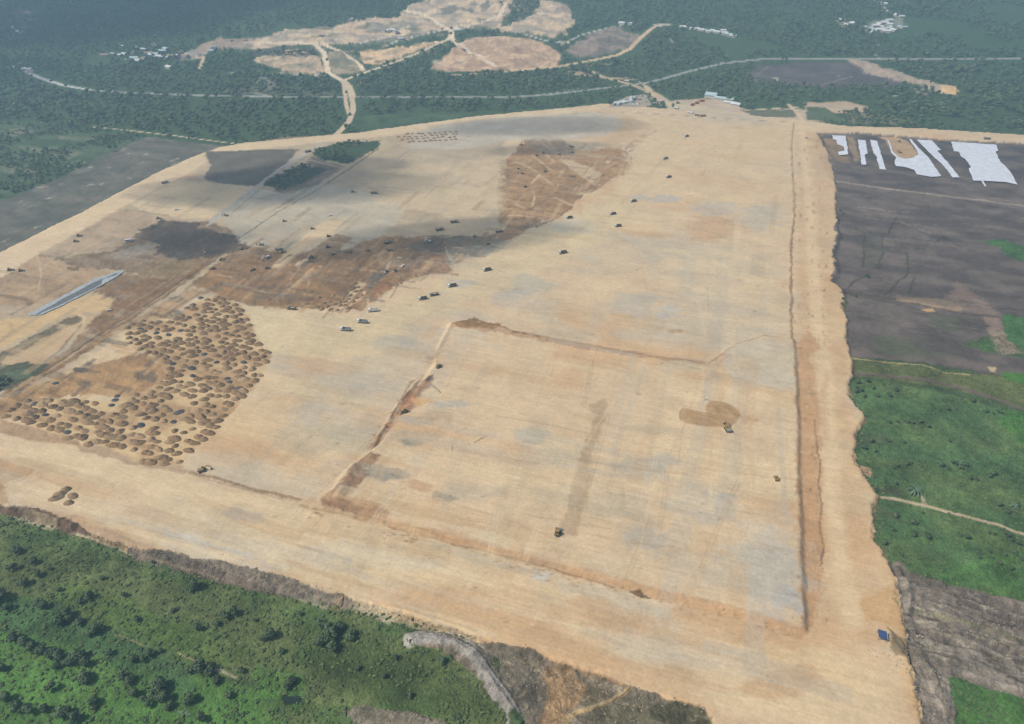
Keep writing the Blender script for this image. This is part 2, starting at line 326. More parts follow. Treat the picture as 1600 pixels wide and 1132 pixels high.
paint([(0,560),(60,526),(110,500),(130,500),(122,512),(60,545),(20,566),(-200,700),(-200,640)], (98,88,66), .85, 2.5, 3)
paint([(20,560),(75,530),(130,506),(150,496),(150,505),(100,545),(60,580),(0,600),(0,572)], (200,170,130), .9, 3, 3)
line([(125,496),(135,502),(130,512)], 5, (222,192,146), .8)
line([(130,510),(95,552),(60,582)], 4, (104,88,66), .6, 2, 2)
paint([(150,500),(180,480),(230,470),(290,430),(335,405),(300,440),(220,495),(150,545),(100,580),(60,600),(20,620),(0,610),(60,582),(110,548)], (136,104,72), .9, 3, 3)
line([(290,441),(250,470),(200,502),(150,536),(105,566),(60,596)], 4, (204,172,132), .6, 2, 2)
paint([(0,575),(40,570),(80,575),(60,592),(30,605),(0,618),(-200,690),(-200,660)], (78,84,62), .95, 2, 4, cls='scrub')
paint([(10,588),(50,580),(50,592),(20,602)], (98,112,84), .8, 2, 2)
# brown fills in the middle
paint([(300,446),(335,420),(380,380),(440,345),(500,345),(560,370),(640,375),(700,380),(760,372),(800,362),(830,352),(820,368),(780,385),(740,400),(700,425),(640,440),(610,455),(575,470),(572,488),(545,490),(500,487),(440,486),(400,484),(340,468)], (154,119,80), .95, 2.5, 3.5, c2=(134,104,74))
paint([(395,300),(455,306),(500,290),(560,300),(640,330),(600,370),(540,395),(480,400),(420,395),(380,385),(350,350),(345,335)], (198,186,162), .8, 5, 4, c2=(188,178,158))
paint([(456,390),(500,352),(540,345),(520,372),(470,402),(440,424),(424,424)], (216,190,152), .9, 3, 1.5); paint([(480,400),(525,370),(550,375),(530,395),(470,425),(458,422)], (150,122,92), .9, 2, 2)
paint([(460,418),(486,403),(490,408),(464,422)], (216,194,156), .95, 1.2, .8); paint([(458,430),(482,410),(500,402),(490,412),(466,432)], (108,88,66), .9, 1.2, 1)
line([(500,432),(510,415),(520,405)], 1.6, (106,84,62), .8); line([(470,430),(500,416),(520,404)], 1.4, (120,94,70), .8)
for q in [((460,462),(470,440),(486,432)),((560,430),(590,410),(600,390)),((545,415),(580,392),(606,368)),((480,460),(484,445),(478,432)),((420,400),(440,380),(470,360)),((575,408),(610,395),(640,392)),((440,470),(456,440),(470,420))]:
    line(q, 1.4, (212,184,148), .6)
for q in [((440,452),(470,440),(520,430)),((500,480),(540,455),(560,430)),((520,478),(560,440)),((610,470),(640,420),(650,396)),((596,470),(606,440),(616,410))]:
    line(q, 2.2, (128,100,74), .7, 1.2, 1.2)
paint([(400,460),(420,448),(450,452),(440,468),(400,480)], (116,100,80), .7, 3, 4, mot=.3)
paint([(585,430),(602,420),(608,430),(596,440),(584,450),(576,462),(574,440)], (104,98,84), .95, 1.5, 1.5)
paint([(580,462),(596,440),(614,432),(610,450),(594,470),(588,476),(576,478)], (150,110,78), .9, 1.5, 1.5)
line([(612,400),(604,430)], 5, (190,164,132), .7, 2, 1); line([(616,410),(606,432)], 1.6, (90,70,54), .8)
paint([(618,412),(640,405),(660,400),(650,430),(640,438),(612,436)], (118,96,78), .7, 3, 2)
paint([(640,430),(655,405),(690,405),(706,420),(705,428),(690,432),(640,434)], (164,132,104), .8, 2, 2)
paint([(640,382),(690,374),(760,372),(790,378),(780,392),(750,405),(705,404),(660,400),(640,396)], (128,118,100), .85, 4, 3, c2=(108,98,82))  # dark grey band of the cloud shadow, painted into the soil colour
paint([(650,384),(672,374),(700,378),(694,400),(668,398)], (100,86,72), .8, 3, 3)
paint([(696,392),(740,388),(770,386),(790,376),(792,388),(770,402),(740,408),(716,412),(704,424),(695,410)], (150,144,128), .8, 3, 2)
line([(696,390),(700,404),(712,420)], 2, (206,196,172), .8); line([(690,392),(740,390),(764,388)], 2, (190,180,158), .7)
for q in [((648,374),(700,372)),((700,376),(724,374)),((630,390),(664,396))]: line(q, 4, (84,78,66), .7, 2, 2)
# brown tipping field at the top middle
paint([(792,254),(820,222),(850,214),(880,222),(905,240),(940,236),(968,232),(982,252),(990,272),(975,278),(950,283),(930,298),(905,308),(886,336),(870,345),(830,352),(796,362),(782,340),(782,300),(790,280)], (160,124,86), .95, 1.5, 3.5, c2=(176,140,100))
paint([(940,170),(985,186),(1012,196),(1022,206),(1010,214),(980,230),(965,236),(940,232),(950,215),(930,196)], (204,174,136), .7, 3, 3)
line([(1026,208),(1012,214),(985,228),(975,240),(985,248),(988,268),(966,276),(950,286),(930,300),(902,312),(890,332),(868,346),(840,356),(806,366),(790,372)], 3.5, (130,104,80), .8, 1.2, 3.5)
paint([(872,252),(888,252),(925,266),(940,276),(930,294),(905,278)], (204,178,142), .95, 1.5, 1.5)
for q in [((832,246),(862,270)),((836,284),(842,276),(868,296)),((830,290),(843,277)),((806,256),(840,272)),((838,220),(872,246)),((850,218),(876,246)),((848,240),(866,256)),((830,330),(836,312),(832,302)),((866,312),(898,326)),((800,320),(822,330)),((790,340),(830,342),(850,346))]:
    line(q, 3.4, (210,182,146), .9, 1, .8)
paint([(820,222),(850,214),(880,222),(895,236),(900,250),(870,246),(840,240),(826,232)], (150,138,118), .6, 3, 2)
paint([(782,262),(800,270),(790,300),(784,330),(790,360),(780,350),(776,300)], (140,112,86), .7, 2, 3)
paint([(885,300),(900,290),(935,296),(905,310)], (140,112,84), .6, 2, 3)
for k in range(26):
    t = k/25; x = 1010-t*220+random.uniform(-6, 6); y = 214+t*156+12*math.sin(t*6)+random.uniform(-4, 4)
    paint([(x-6,y+2),(x,y-2),(x+7,y-3),(x+3,y+2)], (132,106,82), .7, 1, 1.5)
paint([(790,362),(830,352),(850,346),(840,356),(810,368),(784,380)], (148,122,94), .8, 2, 4)
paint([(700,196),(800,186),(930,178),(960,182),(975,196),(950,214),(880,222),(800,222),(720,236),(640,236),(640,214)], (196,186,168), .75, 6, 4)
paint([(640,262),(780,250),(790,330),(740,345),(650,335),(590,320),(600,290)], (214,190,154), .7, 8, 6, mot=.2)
# tyre marks and the long pale run between mounds and trucks
paint([(560,500),(700,440),(800,380),(880,350),(960,300),(1000,240),(1060,200),(1080,210),(1040,280),(960,370),(860,420),(760,470),(660,500),(560,560),(460,560),(420,520),(480,492)], (214,192,152), .7, 12, 5)
paint([(1000,210),(1236,200),(1236,330),(1100,330),(1000,330),(960,300)], (218,190,150), .6, 14, 6)
for q in [((960,330),(1040,250),(1100,190)),((800,420),(880,380),(960,330)),((830,390),(900,355)),((1000,600),(1100,620)),((1080,320),(1240,322)),((900,320),(1000,400),(1020,520)),((1060,200),(1120,320),(1160,450)),((1070,195),(1010,290)),((1085,190),(1200,330)),((500,480),(600,440),(680,420)),((430,500),(520,520),(620,520))]:
    line(q, 2.6, (196,168,130), .35, 2, 2)
for x, y, w, h, c, a in [(1035,315,26,6,(178,176,172),.7),(1000,312,16,4,(184,184,182),.7),(1120,330,40,14,(176,176,170),.5),(1110,360,50,26,(196,154,112),.6),(1190,345,40,26,(186,180,166),.6),(830,450,34,18,(172,172,160),.6),(990,480,40,22,(176,176,166),.5),(1040,490,16,14,(172,178,176),.6),(880,530,60,16,(188,180,158),.5),(900,358,40,12,(186,184,168),.5),(720,447,30,8,(178,178,172),.6),(690,470,30,12,(190,178,160),.3),(790,470,30,14,(180,176,166),.5),(620,545,40,16,(184,178,158),.5),(560,610,60,40,(186,176,154),.55),(480,690,50,30,(184,174,150),.5),(480,650,30,24,(180,174,160),.5),(560,690,50,24,(180,172,148),.45),(640,540,18,8,(170,166,160),.4),
                       (700,640,34,8,(168,168,158),.6),(655,690,40,12,(168,152,126),.6),(640,700,16,7,(140,138,124),.8),(650,665,30,8,(160,160,150),.6),(680,660,30,10,(170,148,120),.5),(830,690,34,14,(172,170,158),.6),(870,720,50,22,(180,172,150),.5),(1000,740,46,16,(172,168,158),.65),(1040,730,30,10,(172,168,156),.5),(1125,795,20,16,(158,162,162),.7),(1100,800,50,30,(184,178,162),.55),(1020,850,40,24,(166,168,162),.6),(975,800,50,24,(188,176,152),.5),(1010,680,40,10,(182,174,150),.5),(1060,575,40,14,(188,180,158),.5),(1180,600,50,20,(192,182,160),.5),(1200,900,50,80,(192,186,172),.75),(1225,950,26,30,(184,182,176),.7),(1130,900,80,30,(196,186,166),.5),(900,790,70,30,(190,174,148),.4),(740,780,60,16,(178,168,148),.5),
                       (1055,522,14,3.5,(150,120,84),.8),(1030,518,10,2.5,(184,154,116),.6),(620,415,40,8,(176,160,136),.3),(1135,570,8,22,(168,170,166),.5)]:
    n = 9; paint([(x+w*math.cos(6.283*i/n)*random.uniform(.75,1.15), y+h*math.sin(6.283*i/n)*random.uniform(.7,1.15)) for i in range(n)], c, a, min(w,h)*.5+1, min(w,h)*.35, mot=.25)
# ---- the large finished field at the lower right: raised, with brown rims
FIELD = [(706,512),(735,508),(790,522),(880,540),(960,556),(1050,570),(1100,574),(1128,558),(1150,545),(1190,532),(1236,538),(1241,620),(1243,760),(1247,880),(1250,988),(1150,962),(1050,936),(960,914),(860,882),(760,856),(660,836),(600,812),(560,792),(520,780),(540,748),(600,700),(640,640),(680,580),(690,545)]
r_ = _mask(FIELD, 0, .4, True, 0, 0)
paint([(1128,575),(1150,552),(1190,538),(1236,545),(1240,620),(1180,612),(1130,592)], (200,188,164), .6, 3, 2)
line([(1105,577),(1128,560),(1150,545),(1190,533),(1218,530)], 2, (150,118,86), .7, 1, 1.6)
paint([(712,512),(740,502),(790,516),(820,528),(900,540),(1000,556),(1100,570),(1110,580),(1000,566),(880,548),(800,532),(720,520)], (178,142,108), .8, 2, 3)
paint([(706,514),(725,508),(742,502),(752,506),(745,512),(775,512),(790,520),(760,522),(720,518)], (154,119,80), .95, 1.2, 2)
line([(710,512),(700,530),(684,556),(672,572)], 7, (172,140,108), .7, 3, 3)
paint([(665,562),(690,560),(680,572),(660,570)], (130,114,98), .6, 2, 3)
paint([(655,606),(670,596),(682,600),(664,622),(656,642),(632,655),(600,694),(582,708),(578,702),(600,680),(618,655),(632,620)], (160,124,96), .9, 2, 2)
paint([(628,640),(636,622),(654,624),(648,640),(640,648),(628,644)], (166,118,92), .95, 1.2, 1)
line([(660,590),(640,606),(624,634),(614,655)], 2, (116,90,66), .8, 1, 1.5)
line([(618,655),(600,680),(584,704),(580,710)], 3, (128,98,72), .8, 1, 1.5)
paint([(664,600),(678,594),(680,602),(668,604)], (94,80,72), .95, 1.5, 1)
line([(672,608),(690,622)], 2, (110,92,68), .9)
paint([(644,630),(665,628),(680,636),(650,644)], (214,170,116), .8, 2, 2)
paint([(536,762),(556,730),(580,715),(600,720),(580,744),(556,772),(530,790),(508,798),(500,786)], (152,120,92), .95, 2, 3)
paint([(508,790),(540,784),(570,790),(600,800),(612,812),(606,826),(580,818),(540,808),(505,800)], (160,124,92), .9, 2, 2.5)
line([(600,822),(660,838),(760,864),(860,890),(960,918),(1050,940),(1150,965),(1248,994)], 14, (184,144,104), .75, 4, 3)
line([(600,826),(660,842),(760,868),(860,892),(960,924)], 2.5, (126,96,70), .6, 1, 2)
line([(470,795),(520,806),(600,824)], 5, (154,119,80), .7, 2, 2)
paint([(570,738),(600,735),(640,742),(640,756),(600,760),(575,752)], (146,138,122), .85, 3, 3, mot=.2)
paint([(625,762),(650,760),(676,768),(668,778),(640,774)], (190,152,112), .7, 2, 2)
paint([(680,778),(720,788),(700,794),(676,786)], (150,142,124), .6, 2, 2)
paint([(918,640),(944,632),(948,640),(926,720),(920,780),(900,844),(872,848),(884,800),(905,720),(930,660)], (172,146,114), .6, 3, 2)
paint([(1150,655),(1190,664),(1160,672)], (196,158,116), .6, 4, 2)
for q in [((760,690),(742,700)),((706,704),(707,713)),((1100,632),(1108,634))]: line(q, 2, (110,94,74), .8)
for k in range(90):
    x, y = random.uniform(560, 1230), random.uniform(600, 960)
    if y > 790+(x-470)*.2564-14 or x < 705-(y-520)*.75+30: continue
    l = random.uniform(14, 60); s = .12+.00015*(y-500)
    line([(x,y),(x+l,y+l*s)], random.uniform(1, 2.6), random.choice([(196,164,124),(222,200,160),(184,172,150),(176,146,112)]), random.uniform(.25, .55), 1.2, 1.5)
for k in range(110):
    x = random.uniform(0, 1240); y = 700+x*.262+random.uniform(10, 100)
    l = random.uniform(16, 80)
    line([(x,y),(x+l,y+l*.262)], random.uniform(1, 2.6), random.choice([(196,162,120),(226,204,166),(190,180,162),(206,170,124)]), random.uniform(.25, .55), 1.2, 1.5)
for k in range(70):
    x = random.uniform(1050, 1235); y = random.uniform(700, 960); l = random.uniform(10, 40)
    line([(x,y),(x+l*.02,y-l)], random.uniform(1, 1.8), random.choice([(190,166,132),(222,204,170)]), random.uniform(.2, .45), 1, 1)
# ---- bottom strip
paint([(0,680),(250,740),(470,798),(600,830),(860,892),(860,900),(600,850),(300,780),(0,720)], (222,198,160), .5, 10, 3)
paint([(330,800),(370,796),(400,806),(420,820),(390,822),(350,812)], (168,166,160), .6, 4, 4, mot=.2)
paint([(260,830),(330,850),(420,880),(450,896),(400,894),(300,862),(250,845)], (196,190,180), .75, 5, 4, mot=.2)
paint([(400,880),(450,888),(440,896),(400,892)], (214,206,194), .7, 3, 3)
paint([(470,860),(540,850),(620,860),(700,886),(680,896),(600,890),(520,880),(480,880)], (186,178,166), .6, 6, 4, mot=.3)
paint([(620,872),(660,880),(690,894),(650,896)], (202,196,186), .7, 4, 4); paint([(835,895),(862,900),(850,912),(830,908)], (206,202,192), .7, 5, 3)
paint([(860,905),(1000,940),(1050,960),(1000,970),(920,940),(870,925)], (198,188,164), .6, 6, 4)
paint([(980,1000),(1040,1005),(1080,1040),(1000,1040),(950,1020)], (206,198,178), .5, 8, 5)
paint([(900,930),(990,960),(1050,975),(1045,1000),(960,985),(880,950)], (194,160,122), .5, 6, 4)
paint([(0,722),(40,732),(54,738),(50,746),(30,754),(8,760),(20,790),(0,795),(-200,760),(-200,690)], (184,150,114), .8, 1.5, 2)
line([(54,740),(40,754),(12,762)], 2, (150,120,92), .6)
paint([(60,805),(120,810),(160,830),(240,855),(300,880),(200,860),(100,826),(40,806)], (176,142,110), .7, 4, 3)
paint([(1050,950),(1090,952),(1160,974),(1250,1000),(1240,1020),(1150,1000),(1050,966)], (196,160,120), .6, 4, 3)
paint([(983,930),(1000,927),(1006,934),(1016,940),(1000,939)], (96,78,54), .9, 1, 1.2)
for x, y in [(1069,951),(1125,963)]: line([(x-5,y+3),(x-2,y-3),(x+4,y-3),(x+6,y+3)], 1.4, (150,122,88), .9)
line([(300,742),(340,752),(400,770),(440,778),(470,786)], 4.5, (132,104,76), .8, 1.5, 2)
paint([(120,702),(160,700),(210,716),(300,742),(290,746),(200,728),(130,712)], (178,150,122), .8, 2, 2)
paint([(0,660),(60,672),(120,690),(130,704),(60,694),(0,680),(-200,640),(-200,600)], (178,146,112), .9, 2, 2)
paint([(0,632),(50,610),(110,590),(150,575),(230,555),(250,575),(300,590),(260,610),(190,625),(120,620),(60,640),(0,660),(-200,720),(-200,660)], (158,121,80), .9, 3, 4, c2=(174,136,92))
paint([(115,582),(120,579),(139,580),(138,586),(120,587)], (88,84,78), .9, 1, 1); paint([(210,586),(235,582),(248,592),(245,602),(218,600)], (106,96,82), .8, 2, 2)
paint([(160,540),(200,515),(270,500),(300,470),(330,462),(300,455),(250,480),(180,525)], (172,140,104), .8, 3, 3)
paint([(262,492),(275,488),(292,492),(280,500),(268,498)], (100,96,86), .85, 1.5, 1.5); paint([(262,470),(280,466),(290,472),(270,478)], (120,112,98), .7, 1.5, 2)
# paler ground between the tipped heaps
HEAPS = [(190,516),(215,505),(270,506),(300,480),(335,466),(372,480),(392,505),(412,545),(424,562),(406,600),(372,640),(330,690),(296,712),(282,738),(230,728),(186,712),(150,702),(105,690),(70,678),(30,662),(2,656),(20,640),(60,622),(110,628),(170,634),(215,618),(250,604),(262,590),(246,560),(205,545)]
paint(HEAPS, (212,182,136), .9, 3, 3, c2=(176,142,102))
paint([(380,484),(450,488),(490,500),(470,530),(430,560),(410,540)], (222,200,158), .7, 6, 4)
paint([(536,478),(560,444),(572,446),(570,470),(540,490),(500,488)], (222,190,150), .95, 1.5, 2)
for q in [((500,620),(520,590),(545,600)),((536,590),(560,585)),((400,640),(440,600)),((390,690),(440,730)),((360,710),(400,740))]: line(q, 3, (200,172,134), .4, 2, 2)
# ======== right-hand land
paint([(1298,240),(1340,258),(1420,266),(1600,296),(1900,340),(1900,520),(1600,500),(1500,540),(1600,560),(1900,600),(1900,640),(1600,606),(1500,575),(1400,562),(1326,558),(1320,470),(1300,440),(1308,300)], (116,104,96), 1, 1.5, 3, cls='cleared', c2=(94,84,79))
paint([(1276,214),(1340,211),(1460,220),(1600,230),(1900,250),(1900,345),(1600,298),(1420,268),(1340,260),(1306,256)], (112,100,90), 1, 1.5, 2, cls='cleared', c2=(88,78,73))
paint([(1286,216),(1312,218),(1332,256),(1308,254),(1296,236)], (160,130,98), .8, 3, 3, mot=.3)
paint([(1372,214),(1398,214),(1420,222),(1432,238),(1428,248),(1406,248),(1394,238),(1384,220)], (196,162,122), .9, 2, 1.5, cls='site')
paint([(1322,214),(1336,216),(1344,250),(1336,254),(1328,230)], (170,144,112), .8, 2, 2)
line([(1308,284),(1380,294),(1470,306),(1540,314),(1600,322),(1800,345)], 6, (168,152,134), .85, 2, 2.5)
line([(1340,324),(1400,330),(1420,332)], 2, (176,160,140), .7, 1, 3); line([(1400,344),(1440,360),(1470,368)], 2, (170,154,138), .6, 1, 3)
for q in [((1402,340),(1394,352),(1388,366)),((1335,356),(1350,366),(1350,400),(1348,418)),((1378,366),(1380,390),(1372,420)),((1416,396),(1420,420),(1416,430),(1400,444),(1390,456),(1380,462)),((1428,434),(1424,446),(1420,460)),((1324,450),(1336,440),(1356,430)),((1460,380),(1476,372),(1500,386))]:
    line(q, 3, (70,66,56), .85, 1.2, 2)
paint([(1350,366),(1376,370),(1380,390),(1372,416),(1352,418)], (92,90,76), .6, 3, 4)
line([(1320,458),(1360,462),(1420,472),(1460,482),(1500,490),(1560,496)], 3.5, (86,66,52), .85, 1.2, 1.6)
paint([(1400,462),(1440,466),(1480,470),(1512,484),(1500,489),(1450,478),(1400,470)], (190,160,122), .5, 2.5, 3, mot=.5)
paint([(1440,484),(1456,482),(1460,487),(1446,487)], (208,164,106), .9, 1, 1)
paint([(1490,440),(1540,470),(1560,490),(1520,488),(1480,470)], (146,124,108), .6, 5, 5)
paint([(1537,496),(1560,500),(1575,530),(1590,550),(1570,552),(1548,530)], (150,128,112), .8, 3, 3)
line([(1340,474),(1400,482),(1440,490),(1470,492)], 3, (72,66,54), .6, 2, 2)
paint([(1400,510),(1460,512),(1540,560),(1480,556),(1420,540)], (84,78,72), .6, 6, 5)
paint([(1450,490),(1500,500),(1500,520),(1460,512)], (96,100,76), .7, 5, 5); paint([(1380,520),(1440,540),(1500,560),(1420,560),(1360,545)], (92,102,72), .6, 6, 6, mot=.3)
paint([(1534,378),(1560,374),(1600,384),(1700,400),(1700,420),(1600,410),(1572,400),(1560,388)], (72,108,58), 1, 1.5, 3, cls='meadow')
paint([(1563,492),(1600,496),(1700,500),(1700,560),(1600,550),(1576,530),(1566,510)], (70,106,58), 1, 1.5, 3, cls='meadow')
paint([(1528,536),(1550,534),(1560,544),(1540,550)], (70,104,50), .9, 2, 3, cls='meadow')
paint([(1326,562),(1400,568),(1480,580),(1560,586),(1600,600),(1900,640),(1900,690),(1600,636),(1540,620),(1440,600),(1336,588)], (98,104,62), 1, 2, 2, cls='meadow')
line([(1330,560),(1380,566),(1440,570),(1480,582),(1515,586)], 3, (190,170,120), .8, 1, 2); paint([(1544,574),(1556,574),(1556,582),(1546,581)], (206,184,140), .9, 1, 1)
paint([(1560,582),(1600,582),(1700,590),(1700,612),(1600,602),(1570,592)], (76,124,48), .9, 2, 2)
line([(1334,584),(1390,588),(1450,594),(1500,606),(1550,622),(1600,640),(1800,690)], 8.5, (112,98,88), 1, 1.5, 2, cls='cleared')
GREEN = [(1330,594),(1370,592),(1440,606),(1520,626),(1560,640),(1600,650),(1900,720),(1900,1100),(1600,1000),(1600,940),(1540,930),(1470,915),(1420,900),(1396,880),(1385,872),(1367,840),(1366,800),(1372,778),(1340,736),(1335,720),(1338,680),(1354,656),(1330,626)]
paint(GREEN, (80,108,66), 1, 1, 2.5, cls='meadow', c2=(94,114,68))
paint([(1570,640),(1600,646),(1800,700),(1800,760),(1600,700),(1560,660)], (72,122,50), .7, 5, 4)
line([(1425,672),(1470,684),(1540,700),(1600,714)], 7, (100,112,72), .55, 4, 3)
paint([(1345,680),(1380,676),(1400,690),(1350,700)], (84,90,66), .6, 4, 4); paint([(1366,758),(1400,762),(1410,775),(1380,772)], (88,84,66), .7, 4, 3); paint([(1372,790),(1400,800),(1400,812),(1372,806)], (84,84,64), .6, 4, 4)
paint([(1560,860),(1600,862),(1600,938),(1500,916),(1450,905),(1440,892),(1500,885)], (86,126,62), .6, 7, 5)
line([(1368,776),(1400,780),(1440,790),(1500,806),(1560,820),(1600,836),(1800,900)], 6, (206,184,154), .9, 1.5, 1.5, cls='road', mot=.1)
line([(1440,775),(1444,790)], 5, (176,156,134), .8, 2, 2); paint([(1340,728),(1360,734),(1362,744),(1344,742)], (196,160,124), .9, 1.5, 1.5); 
GREY = [(1386,880),(1406,878),(1420,894),(1450,904),(1520,922),(1600,942),(1900,1010),(1900,1300),(1450,1300),(1440,1140),(1428,1060),(1412,990),(1402,930)]
paint(GREY, (168,156,140), 1, 1.2, 2.5, cls='bank', c2=(142,130,118))
for k in range(150):
    x = random.uniform(1405, 1600); y = 905+(x-1400)*.26+random.uniform(0, 110); l = random.uniform(10, 50)
    line([(x,y),(x+l,y+l*.3)], random.uniform(1.2, 3.4), random.choice([(206,192,172),(188,174,156),(84,74,66),(76,70,60),(170,158,142),(150,140,112)]), random.uniform(.5, .9), 1.2, 2.5)
line([(1430,954),(1470,966),(1540,984),(1600,1004)], 7, (136,136,92), .7, 3, 4, mot=.3); line([(1430,970),(1500,990),(1600,1020)], 10, (176,162,142), .6, 4, 4, mot=.3)
line([(1412,925),(1420,940),(1416,960)], 8, (150,138,124), .8, 3, 3)
for k in range(34):
    x = random.uniform(1425, 1480); y = random.uniform(1020, 1130); l = random.uniform(6, 26)
    line([(x,y),(x+l*.5,y+l)], random.uniform(1.2, 3), random.choice([(188,174,156),(92,82,72),(166,150,134)]), .65, 1.2, 2.5)
line([(1447,1032),(1462,1056),(1470,1085)], 2.4, (66,60,50), .85, 1, 1.5)
paint([(1478,1056),(1500,1058),(1540,1074),(1600,1090),(1900,1160),(1900,1400),(1500,1400),(1492,1140),(1490,1100)], (76,106,60), 1, 1.2, 2.5, cls='meadow', c2=(84,122,58))
paint([(1386,988),(1400,1000),(1416,1014),(1414,1030),(1400,1030),(1390,1018)], (124,110,86), .85, 2.5, 2.5)
line([(1384,986),(1400,1002),(1410,1012)], 3, (86,78,54), .8, 1.2, 1.2)  # cast shadow of the blue shelter, painted as a dark streak
# ======== lower left land
LOW = [(-300,700),(0,802),(100,832),(190,862),(230,880),(300,902),(380,922),(470,938),(560,956),(650,990),(640,996),(700,1010),(760,1060),(800,1110),(815,1300),(-300,1300)]
paint(LOW, (84,104,60), 1, 1.5, 2.5, cls='meadow', c2=(102,112,68))
paint([(-100,900),(60,945),(130,985),(220,1030),(330,1060),(420,1100),(460,1132),(460,1300),(-100,1300)], (88,128,60), .7, 14, 10)
paint([(0,935),(90,945),(130,970),(200,995),(300,1030),(300,1090),(180,1040),(80,1000),(0,990)], (74,102,66), .75, 8, 6)
paint([(0,1030),(120,1045),(140,1070),(60,1110),(0,1090)], (92,134,62), .6, 9, 7); paint([(60,1140),(130,1085),(260,1100),(400,1110),(420,1140),(400,1200),(60,1200)], (88,126,62), .5, 12, 8)
paint([(100,905),(210,945),(320,985),(400,1030),(330,1050),(180,990),(80,940)], (90,112,54), .6, 9, 7)
paint([(560,1000),(700,1030),(780,1100),(760,1132),(560,1090),(480,1050)], (78,92,52), .6, 12, 8); paint([(190,900),(260,910),(300,940),(230,950)], (94,98,64), .5, 9, 8)
paint([(400,1040),(480,1060),(470,1110),(400,1090)], (88,140,58), .5, 8, 7)
line([(-20,795),(30,812),(90,826),(150,845),(200,864),(215,872)], 2.2, (168,166,138), .85, 1, 1)
paint([(0,793),(60,800),(110,818),(140,838),(100,832),(50,816),(0,804)], (120,96,78), .95, 1.5, 2.5, cls='bank')
paint([(200,858),(260,866),(330,880),(420,898),(470,915),(490,925),(470,938),(400,926),(330,906),(260,886),(210,876)], (142,126,110), 1, 1.5, 3, cls='bank', c2=(116,104,92))
paint([(225,864),(270,868),(290,880),(250,878)], (104,98,88), .8, 2, 2.5)
paint([(490,924),(530,934),(552,942),(548,952),(515,948),(486,938)], (128,116,100), 1, 1.5, 3, cls='bank')
line([(215,868),(260,882),(310,895),(340,905)], 3, (168,150,122), .8, 1.5, 1.5)
line([(470,940),(520,952),(600,970)], 2.6, (124,110,76), .7, 1.5, 2)
line([(280,1020),(320,1040),(338,1048)], 2.4, (168,152,118), .8, 1, 2); line([(335,1045),(352,1052),(370,1060)], 4.5, (172,160,132), .85, 1.5, 1.5); line([(178,990),(210,1002),(230,1010)], 3, (142,136,96), .7, 1.5, 2); line([(102,956),(120,966)], 4, (144,136,92), .7, 2, 2)
paint([(275,1110),(292,1108),(296,1118),(284,1120)], (130,146,118), .7, 2, 2)
paint([(442,1088),(470,1084),(478,1092),(468,1098),(445,1104)], (40,52,50), .95, 2, 2, cls='puddle')
# grey spoil ridge at the bottom middle with its ditch
paint([(640,990),(660,986),(700,992),(740,1004),(780,1006),(830,1020),(860,1036),(900,1050),(980,1075),(1100,1112),(1130,1200),(800,1200),(790,1110),(770,1090),(750,1060),(720,1035),(690,1018),(645,1008)], (156,142,120), 1, 1.5, 3, cls='bank', c2=(132,122,104))
RIDGE = [(642,998),(660,994),(700,1000),(730,1012),(752,1036),(775,1070),(800,1105),(812,1140),(830,1200)]
line(RIDGE, 27, (186,178,168), .9, 3, 7); 
line([(650,984),(700,994),(732,1008),(752,1024),(775,1056),(800,1088),(815,1115)], 3.5, (70,60,48), .9, 1.2, 1.2)
paint([(538,1110),(560,1104),(640,1112),(690,1128),(720,1160),(640,1160),(560,1130)], (142,132,112), .95, 2, 3, cls='bank', c2=(164,152,132))
paint([(852,1045),(900,1052),(920,1075),(890,1110),(890,1150),(846,1150),(852,1090)], (192,156,114), .9, 3, 4)
paint([(850,1040),(895,1046),(880,1062),(860,1058)], (140,112,80), .8, 2, 3)
line([(984,1078),(960,1092),(930,1106),(900,1112),(888,1126)], 8, (206,176,128), .9, 1.5, 1.5); line([(984,1080),(958,1096),(926,1110)], 1.8, (128,104,70), .9)
paint([(910,1072),(955,1078),(968,1086),(930,1100),(905,1098)], (110,100,74), .7, 2.5, 3); paint([(820,1060),(850,1060),(856,1100),(830,1110),(806,1080)], (104,96,84), .7, 4, 4)
paint([(1020,1100),(1060,1098),(1100,1108),(1115,1135),(1040,1136),(1010,1120)], (90,88,62), .75, 3, 3); paint([(930,1110),(1010,1096),(1020,1140),(930,1145)], (124,118,88), .7, 4, 5, mot=.3)
paint([(795,1112),(815,1115),(830,1140),(800,1150)], (64,94,46), .9, 2, 3, cls='meadow'); paint([(770,1024),(788,1030),(780,1045),(770,1040)], (78,100,58), .8, 2, 2)
for k in range(120):
    x = random.uniform(650, 1100); y = 985+(x-650)*.27+random.uniform(4, 90)
    l = random.uniform(3, 16); a_ = random.uniform(-1.2, 1.4)
    if x < 800 and y > 1000+(x-650)*.8: continue
    line([(x,y),(x+l*math.cos(a_),y+l*math.sin(a_))], random.uniform(1.2, 3), random.choice([(176,160,136),(90,80,64),(100,94,80),(192,170,136)]), .6, 1, 2.5)
def topx(w):
    zc_ = w[1]*CP+H*SP; return (800+F*w[0]/zc_, 566+F*(H*CP-w[1]*SP)/zc_)
def lane(px, py, ln, wd, c, a, along=0, soft=1.0, jag=.6):
    g = np.array(at(px, py)); u = (AX2, AX1)[along]; v = (AX1, AX2)[along]
    e_ = random.uniform(-.06, .06); u = u+v*e_
    paint([topx(g+u*ln/2*sx+v*wd/2*sy) for sx, sy in ((-1,-1),(-.4,-1),(.3,-1),(1,-1),(1,1),(.3,1),(-.4,1),(-1,1))], c, a, soft, jag, mot=.35)
